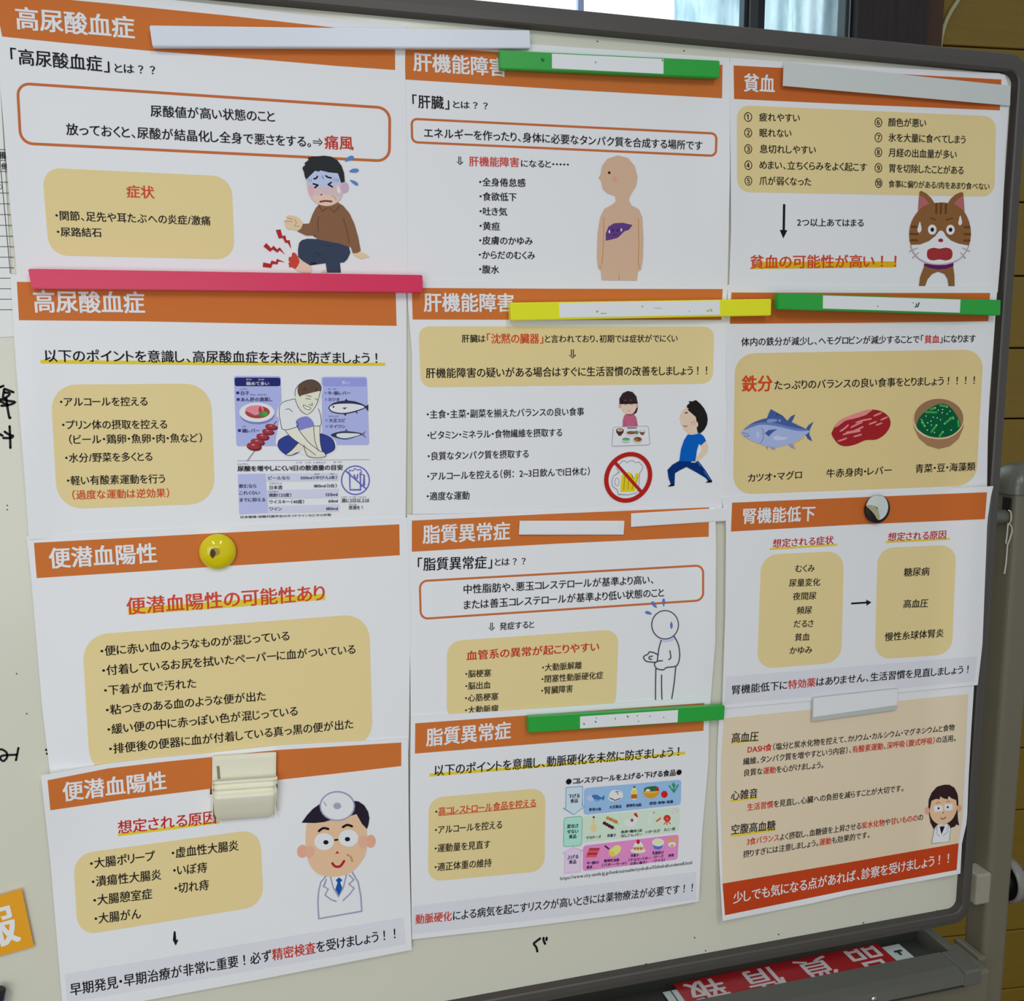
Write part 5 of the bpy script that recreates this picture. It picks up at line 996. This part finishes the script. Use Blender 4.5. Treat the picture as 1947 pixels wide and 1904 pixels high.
m0 = len(V)
for k, (z, d) in enumerate(prof):
    for j in range(NX + 1):
        x0, y0, z0 = V[k * (NX + 1) + j]; V.append((x0, y0 + .0009, z0))
for k in range(len(prof) - 1):
    for j in range(NX):
        a_ = k * (NX + 1) + j; F.append((a_, a_ + 1, a_ + NX + 2, a_ + NX + 1)); F.append((m0 + a_, m0 + a_ + NX + 1, m0 + a_ + NX + 2, m0 + a_ + 1))
for k in range(len(prof) - 1):
    for j in (0, NX): a_ = k * (NX + 1) + j; F.append((a_, a_ + NX + 1, m0 + a_ + NX + 1, m0 + a_))
for j in range(NX):
    for k in (0, len(prof) - 1): a_ = k * (NX + 1) + j; F.append((a_, a_ + 1, m0 + a_ + 1, m0 + a_))
link('sprung_plate', V, F, CM, cl, smooth=True)
mb = MB(); cbox(mb, .0010, .0018, -.055, -.020, -.0125, -.0050, .0002); cbox(mb, Wd - .0006, Wd + .0002, -.053, -.020, -.0125, -.0050, .0002); mb.build('side_plate', CM, cl)
mb = MB()
for x0, x1, z in ((-.0006, .0012, -.0295), (Wd, Wd + .0012, -.0295)):
    p0 = O_ + ux * x0 + uz * z; p1 = O_ + ux * x1 + uz * z; mb.cyl((p0[0], -.0095, p0[2]), (p1[0], -.0095, p1[2]), .0022, 16)
mb.build('hinge_pin', mat_new('pin_brown', (.06, .04, .02), rough=.4, metal=.6), cl)
v, f = ribbon([(380 + 365 / 10.578, 1420 + 395 / 10.578), (380 + 385 / 10.578, 1420 + 650 / 10.578)], 5.2)
link('scuffed_slot', W(v[:, 0], v[:, 1], .0095), f, mat_new('slot_dark', P((116, 112, 84)), rough=.6), cl)

# marker pen at the lower left edge
p0 = W(-14, 1925, .010); p1 = W(0, 1880, .010)
mp = empty('marker_pen', (p0[0], -.004, p0[2] - .01), 'blue marker pen with black cap, clipped at the lower picture edge', 'pen')
mb = MB(); mb.cyl(p0, p0 + (p1 - p0) * .62, .0056, 20, bev=.0004); mb.build('barrel', mat_new('pen_blue', P((24, 66, 120)), rough=.3), mp)
mb = MB(); mb.cyl(p0 + (p1 - p0) * .62, p1, .0052, 20, r2=.0046, bev=.0008); mb.build('cap', mat_new('pen_black', (.02, .02, .02), rough=.6, bump=.0006, nscale=400), mp)

# string on the pivot pin
F3 = (1740, 880, 8.652)
def sp(x, y, Y): 
    r = rays(F3[0] + x / F3[2], F3[1] + y / F3[2]); return CAM + r * (Y + DIST) / r[1]
st = empty('string_loop', sp(1530, 1830, .034), 'thin white string looped round the pivot pin', 'string')
SM = mat_new('string_white', P((176, 172, 156)), rough=.8)
mb = MB(); mb.tube([sp(1535, 782, .036), sp(1565, 800, .034), sp(1580, 860, .0335), sp(1575, 950, .034), sp(1550, 1005, .036), sp(1500, 990, .042)], .00085); mb.build('loop', SM, st)
mb = MB(); mb.tube([sp(1530, 1000, .0345), sp(1522, 1060, .034), sp(1510, 1200, .034), sp(1492, 1330, .034)], .0008); mb.tube([sp(1540, 1000, .034), sp(1585, 1050, .034), sp(1596, 1120, .034), sp(1560, 1250, .034), sp(1518, 1360, .034), sp(1508, 1500, .034), sp(1496, 1650, .034), sp(1468, 1830, .034)], .0008); mb.build('loose_end', SM, st)

# ---------------------------------------------------------------- red sign lying in the tray
ZS = .8446
def ts(x, y): return atZ(x, y, ZS)
A_, B_, C_ = ts(1279.6, 1871), ts(1666, 1792.6), ts(1302.7, 1903)
ex = B_ - A_; Lr = np.linalg.norm(ex); ex /= Lr; ey = np.array([ex[1], -ex[0], 0])   # along the tray, towards the front
sg = empty('red_sign', A_ + ex * Lr / 2, 'red sign with white characters lying upside down in the tray', 'sign')
def plate(name, x0, x1, y0, y1, z, m):
    mb = MB(); M = Matrix(((ex[0], ey[0], 0, A_[0]), (ex[1], ey[1], 0, A_[1]), (0, 0, 1, z), (0, 0, 0, 1))); mb.box((x0, y0, -.0006), (x1, y1, 0), 0, M=M); return mb.build(name, m, sg)
DEP = .070
plate('white_backing', -.0165, Lr + .024, .009, DEP + .003, ZS - .0006, mat_new('sign_white', P((186, 196, 192)), rough=.35))
plate('red_field', 0, Lr, 0, DEP, ZS, mat_new('sign_red', P((160, 26, 32)), rough=.3))
for ch, cx_ in zip('品質情報', (.2305, .164, .098, .0305)):
    gv, gf, ad = glyph(ch, 1)
    # upside down: reading direction runs backwards, tops of the characters towards the front
    u = cx_ - (gv[:, 0] - .5) * .046; w = .0245 + (gv[:, 1] - .38) * .044
    link('white_character', np.stack([A_[0] + ex[0] * u + ey[0] * w, A_[1] + ex[1] * u + ey[1] * w, u * 0 + ZS + .0003 + gv[:, 2]], -1), gf, ink((196, 188, 186)), sg)
mb = MB(); M = Matrix(((ex[0], ey[0], 0, A_[0]), (ex[1], ey[1], 0, A_[1]), (0, 0, 1, ZS), (0, 0, 0, 1)))
mb.box((Lr + .008, .020, .0002), (Lr + .018, .0225, .0005), 0, M=M); mb.box((Lr + .011, .0225, .0002), (Lr + .0135, .028, .0005), 0, M=M); mb.box((-.008, -.0015, .0002), (-.0072, DEP, .0005), 0, M=M)
mb.build('small_print', ink((40, 44, 44)), sg)

# ================================================================ ROOM BEHIND
TW = -.117; tv = np.array([math.cos(TW), math.sin(TW), 0]); nv_ = np.array([-math.sin(TW), math.cos(TW), 0])
r = rays(1930, 660); QW = CAM + r * (.9 + DIST) / r[1]
def onw(x, y, d=0.):
    r = rays(x, y); p = CAM + r * ((QW - CAM) @ nv_ + d) / (r @ nv_); return (p - QW) @ tv, p[2]
WM = Matrix(((tv[0], nv_[0], 0, QW[0]), (tv[1], nv_[1], 0, QW[1]), (0, 0, 1, 0), (0, 0, 0, 1)))   # wall frame: s along, d deeper, z up
def wbox(mb, s0, s1, d0, d1, z0, z1, bev=0., i=0): mb.box((s0, d0, z0), (s1, d1, z1), bev, i, M=WM)
s_pl0 = onw(1617, 40)[0]; s_pl1 = onw(1785, 60)[0]; s_win0 = onw(560, 20)[0]
PLK = mat_new('varnished_plank', P((130, 105, 36)), rough=.4, spec=.4, noise=.12, nscale=6, stretch=(1.2, 1.2, 14), bump=.0008)
GAP = mat_new('plank_gap', (.012, .008, .004), rough=.9)
wall = bpy.data.objects.new('wall_back', None); COL.objects.link(wall); wall.location = tuple(QW * np.array([1, 1, 0])); wall['_o'] = [float(QW[0]), float(QW[1]), 0.]; wall['kind'] = 'structure'
mb = MB(); wbox(mb, s_win0 - 2.2, 2.2, .016, .05, 0, 1.54); wbox(mb, s_pl0, 2.2, .016, .05, 1.54, 2.6); wbox(mb, s_win0 - 2.2, s_pl0, .016, .05, 2.5, 2.6); wbox(mb, s_win0 - 2.2, s_win0, .016, .05, 1.54, 2.5); mb.build('backing_board', GAP, wall)
zz = [1.5399 + k * .1503 for k in range(-11, 8)]
for k in range(len(zz) - 1):
    z0, z1 = max(zz[k], 0) + .0016, min(zz[k + 1], 2.6) - .0016
    if z1 - z0 < .02: continue
    for s0, s1 in (((s_win0 - 2.2, s_win0), (s_win0, s_pl0 + .04), (s_pl0 + .04, 2.2)) if z1 < 1.545 else ((s_win0 - 2.2, s_win0), (s_pl0 + .04, 2.2))):
        mb = MB(); wbox(mb, s0 + .0006, s1 - .0006, 0, .0155, z0, z1, .0022); mb.build('plank', PLK, wall)
# dark wooden pillar beside the window
mb = MB(); wbox(mb, s_pl0, s_pl0 + (s_pl1 - s_pl0) * .78, -.030, .014, 1.2, 2.6, .003); wbox(mb, s_pl0 + (s_pl1 - s_pl0) * .78, s_pl1, -.014, .014, 1.2, 2.6, .002, 1)
pil = mb.build('trim_1', [mat_new('dark_post_wood', P((46, 38, 34)), rough=.6, noise=.5, nscale=8, stretch=(16, 16, .8)), mat_new('brown_post_wood', P((74, 48, 30)), rough=.6, noise=.3, nscale=10, stretch=(16, 16, .8))]); pil['kind'] = 'structure'
# window
win = bpy.data.objects.new('window_1', None); COL.objects.link(win); win.location = wall.location; win['_o'] = list(wall['_o']); win['kind'] = 'structure'
FRM = mat_new('window_frame_dark', P((58, 62, 58)), rough=.35, spec=.5)
s_a, s_b = onw(1414, 30)[0], onw(1454, 30)[0]
mb = MB(); wbox(mb, s_win0, s_pl0 - .014, -.004, .03, 1.545, 1.60, .003); wbox(mb, s_win0, s_pl0, -.004, .03, 2.44, 2.5, .003); wbox(mb, s_pl0 - .013, s_pl0, -.004, .03, 1.545, 2.5, .002); wbox(mb, s_win0, s_win0 + .04, -.004, .03, 1.545, 2.5, .002); mb.build('window_frame', FRM, win)
w_ = (s_b - s_a)
mb = MB(); wbox(mb, s_a, s_a + w_ * .20, -.002, .024, 1.6, 2.44, .001); mb.build('sash_edge', mat_new('sash_black', P((26, 34, 40)), rough=.3), win)
mb = MB(); wbox(mb, s_a + w_ * .20, s_a + w_ * .62, -.010, .024, 1.6, 2.44, .003); mb.build('sash_stile', FRM, win)
mb = MB(); wbox(mb, s_a + w_ * .62, s_b, -.001, .024, 1.6, 2.44, .001); mb.build('sash_edge', mat_new('sash_black', P((26, 34, 40)), rough=.3), win)
mb = MB(); wbox(mb, s_pl0 - .0055, s_pl0 - .0035, -.006, .0, 1.6, 2.44, .0005); mb.build('sash_bead', mat_new('bead_pale', P((150, 158, 170)), rough=.3), win)
gm = bpy.data.materials.new('window_glass'); gm.use_nodes = True; nt = gm.node_tree; nt.nodes.clear()
o_ = nt.nodes.new('ShaderNodeOutputMaterial'); mx = nt.nodes.new('ShaderNodeMixShader'); tr = nt.nodes.new('ShaderNodeBsdfTransparent'); gl = nt.nodes.new('ShaderNodeBsdfGlossy'); gl.inputs['Roughness'].default_value = .02
mx.inputs[0].default_value = .06; nt.links.new(tr.outputs[0], mx.inputs[1]); nt.links.new(gl.outputs[0], mx.inputs[2]); nt.links.new(mx.outputs[0], o_.inputs[0])
for s0, s1 in ((s_win0 + .04, s_a), (s_b, s_pl0 - .013)):
    mb = MB(); wbox(mb, s0, s1, .012, .015, 1.6, 2.44); mb.build('glass_pane', gm, win)
# daylight: an added glowing sheet stands in for the bright overcast exterior
em = bpy.data.materials.new('backdrop_daylight'); em.use_nodes = True; nt = em.node_tree; b_ = nt.nodes['Principled BSDF']
tc = nt.nodes.new('ShaderNodeTexCoord'); nz = nt.nodes.new('ShaderNodeTexNoise'); nz.inputs['Scale'].default_value = 2.; cr = nt.nodes.new('ShaderNodeValToRGB')
cr.color_ramp.elements[0].color = (.78, .92, 1, 1); cr.color_ramp.elements[1].color = (1, 1, 1, 1); cr.color_ramp.elements[0].position = .35; cr.color_ramp.elements[1].position = .6
nt.links.new(tc.outputs['Object'], nz.inputs['Vector']); nt.links.new(nz.outputs['Fac'], cr.inputs[0]); nt.links.new(cr.outputs[0], b_.inputs['Emission Color']); b_.inputs['Emission Strength'].default_value = 1.7; b_.inputs['Base Color'].default_value = (.8, .8, .8, 1)
mb = MB(); wbox(mb, s_win0 - .1, s_pl0 + .02, .17, .18, 1.5, 2.6); mb.build('daylight_backdrop', em, win)
s_m = onw(1105, 8, .03)[0]
mb = MB(); wbox(mb, s_m - .006, s_m + .006, .03, .05, 1.6, 2.44, .002); mb.build('outer_mullion', mat_new('mullion_blue', P((150, 170, 200)), rough=.4), win)
# curtains between glass and the added daylight sheet
cm = bpy.data.materials.new('sheer_curtain'); cm.use_nodes = True; nt = cm.node_tree; nt.nodes.clear()
o_ = nt.nodes.new('ShaderNodeOutputMaterial'); df = nt.nodes.new('ShaderNodeBsdfDiffuse'); tl = nt.nodes.new('ShaderNodeBsdfTranslucent'); mx = nt.nodes.new('ShaderNodeMixShader'); mx.inputs[0].default_value = .8
nz = nt.nodes.new('ShaderNodeTexNoise'); nz.inputs['Scale'].default_value = 26; nz.inputs['Detail'].default_value = 6; tc = nt.nodes.new('ShaderNodeTexCoord'); mpn = nt.nodes.new('ShaderNodeMapping'); mpn.inputs['Scale'].default_value = (1, 1, .35)
cr = nt.nodes.new('ShaderNodeValToRGB'); cr.color_ramp.elements[0].color = (.25, .42, .48, 1); cr.color_ramp.elements[1].color = (.60, .78, .83, 1); cr.color_ramp.elements[0].position = .34; cr.color_ramp.elements[1].position = .62
nt.links.new(tc.outputs['Object'], mpn.inputs[0]); nt.links.new(mpn.outputs[0], nz.inputs['Vector']); nt.links.new(nz.outputs['Fac'], cr.inputs[0]); nt.links.new(cr.outputs[0], df.inputs[0]); nt.links.new(cr.outputs[0], tl.inputs[0])
nt.links.new(df.outputs[0], mx.inputs[1]); nt.links.new(tl.outputs[0], mx.inputs[2]); nt.links.new(mx.outputs[0], o_.inputs[0])
def curtain(s0, s1, label, seed, taper=0.):
    rn = random.Random(seed); NS, NZ = 70, 14; V = []; F = []
    ph = [rn.uniform(0, 6) for _ in range(4)]
    for j in range(NZ):
        z = 1.60 + .84 * j / (NZ - 1)
        for i in range(NS):
            t = i / (NS - 1); s_ = s0 + (s1 - s0) * t + taper * (1 - t) * (z - 1.6); x = s_ * 100
            d = .085 + .020 * math.sin(x * .42 + ph[0]) + .008 * math.sin(x * .95 + ph[1] + z) + .004 * math.sin(x * 2.3 + ph[2])
            p = QW + tv * s_ + nv_ * d; V.append((p[0], p[1], z))
    n = len(V); V += [(a + nv_[0] * .0006, b + nv_[1] * .0006, c_) for a, b, c_ in V]
    for j in range(NZ - 1):
        for i in range(NS - 1): a_ = j * NS + i; F.append((a_, a_ + 1, a_ + NS + 1, a_ + NS))
    link_ = link('curtain', V[:n], F, cm, None, smooth=True); tag(link_, label, 'curtain', 'sheer curtains in the window'); return link_
curtain(onw(1277, 20, .085)[0], onw(1425, 20, .085)[0], 'pale blue sheer curtain between the bright bare glass and the dark sash stile', 2)
curtain(onw(1440, 20, .085)[0], s_pl0 + .01, 'pale blue sheer curtain between the dark sash stile and the wooden pillar', 7)
# cable on the wall
def wp(x, y, d=-.006): r = rays(x, y); return CAM + r * ((QW - CAM) @ nv_ + d) / (r @ nv_)
mb = MB(); pts = catmull([(1849, -60), (1838, -28), (1822, 0), (1808, 22), (1797, 45), (1790, 70), (1787, 95), (1786, 130)], False, 5)
mb.tube([wp(x, y) for x, y in pts], .0042, 10); o = mb.build('cable', mat_new('cable_ivory', P((176, 172, 128)), rough=.5), smooth=True); tag(o, 'ivory electric cable curving down the varnished plank wall beside the pillar', 'cable')
# floor
mb = MB(); mb.box((-2.6, -3.0, -.03), (3.4, 1.9, 0)); fl = mb.build('floor', mat_new('floor_wood', P((96, 78, 56)), rough=.45, noise=.2, nscale=5, stretch=(1, 8, 1))); fl['kind'] = 'structure'
bpy.data.objects.remove(_fo)
for o in bpy.data.objects:
    if '_o' in o: del o['_o']
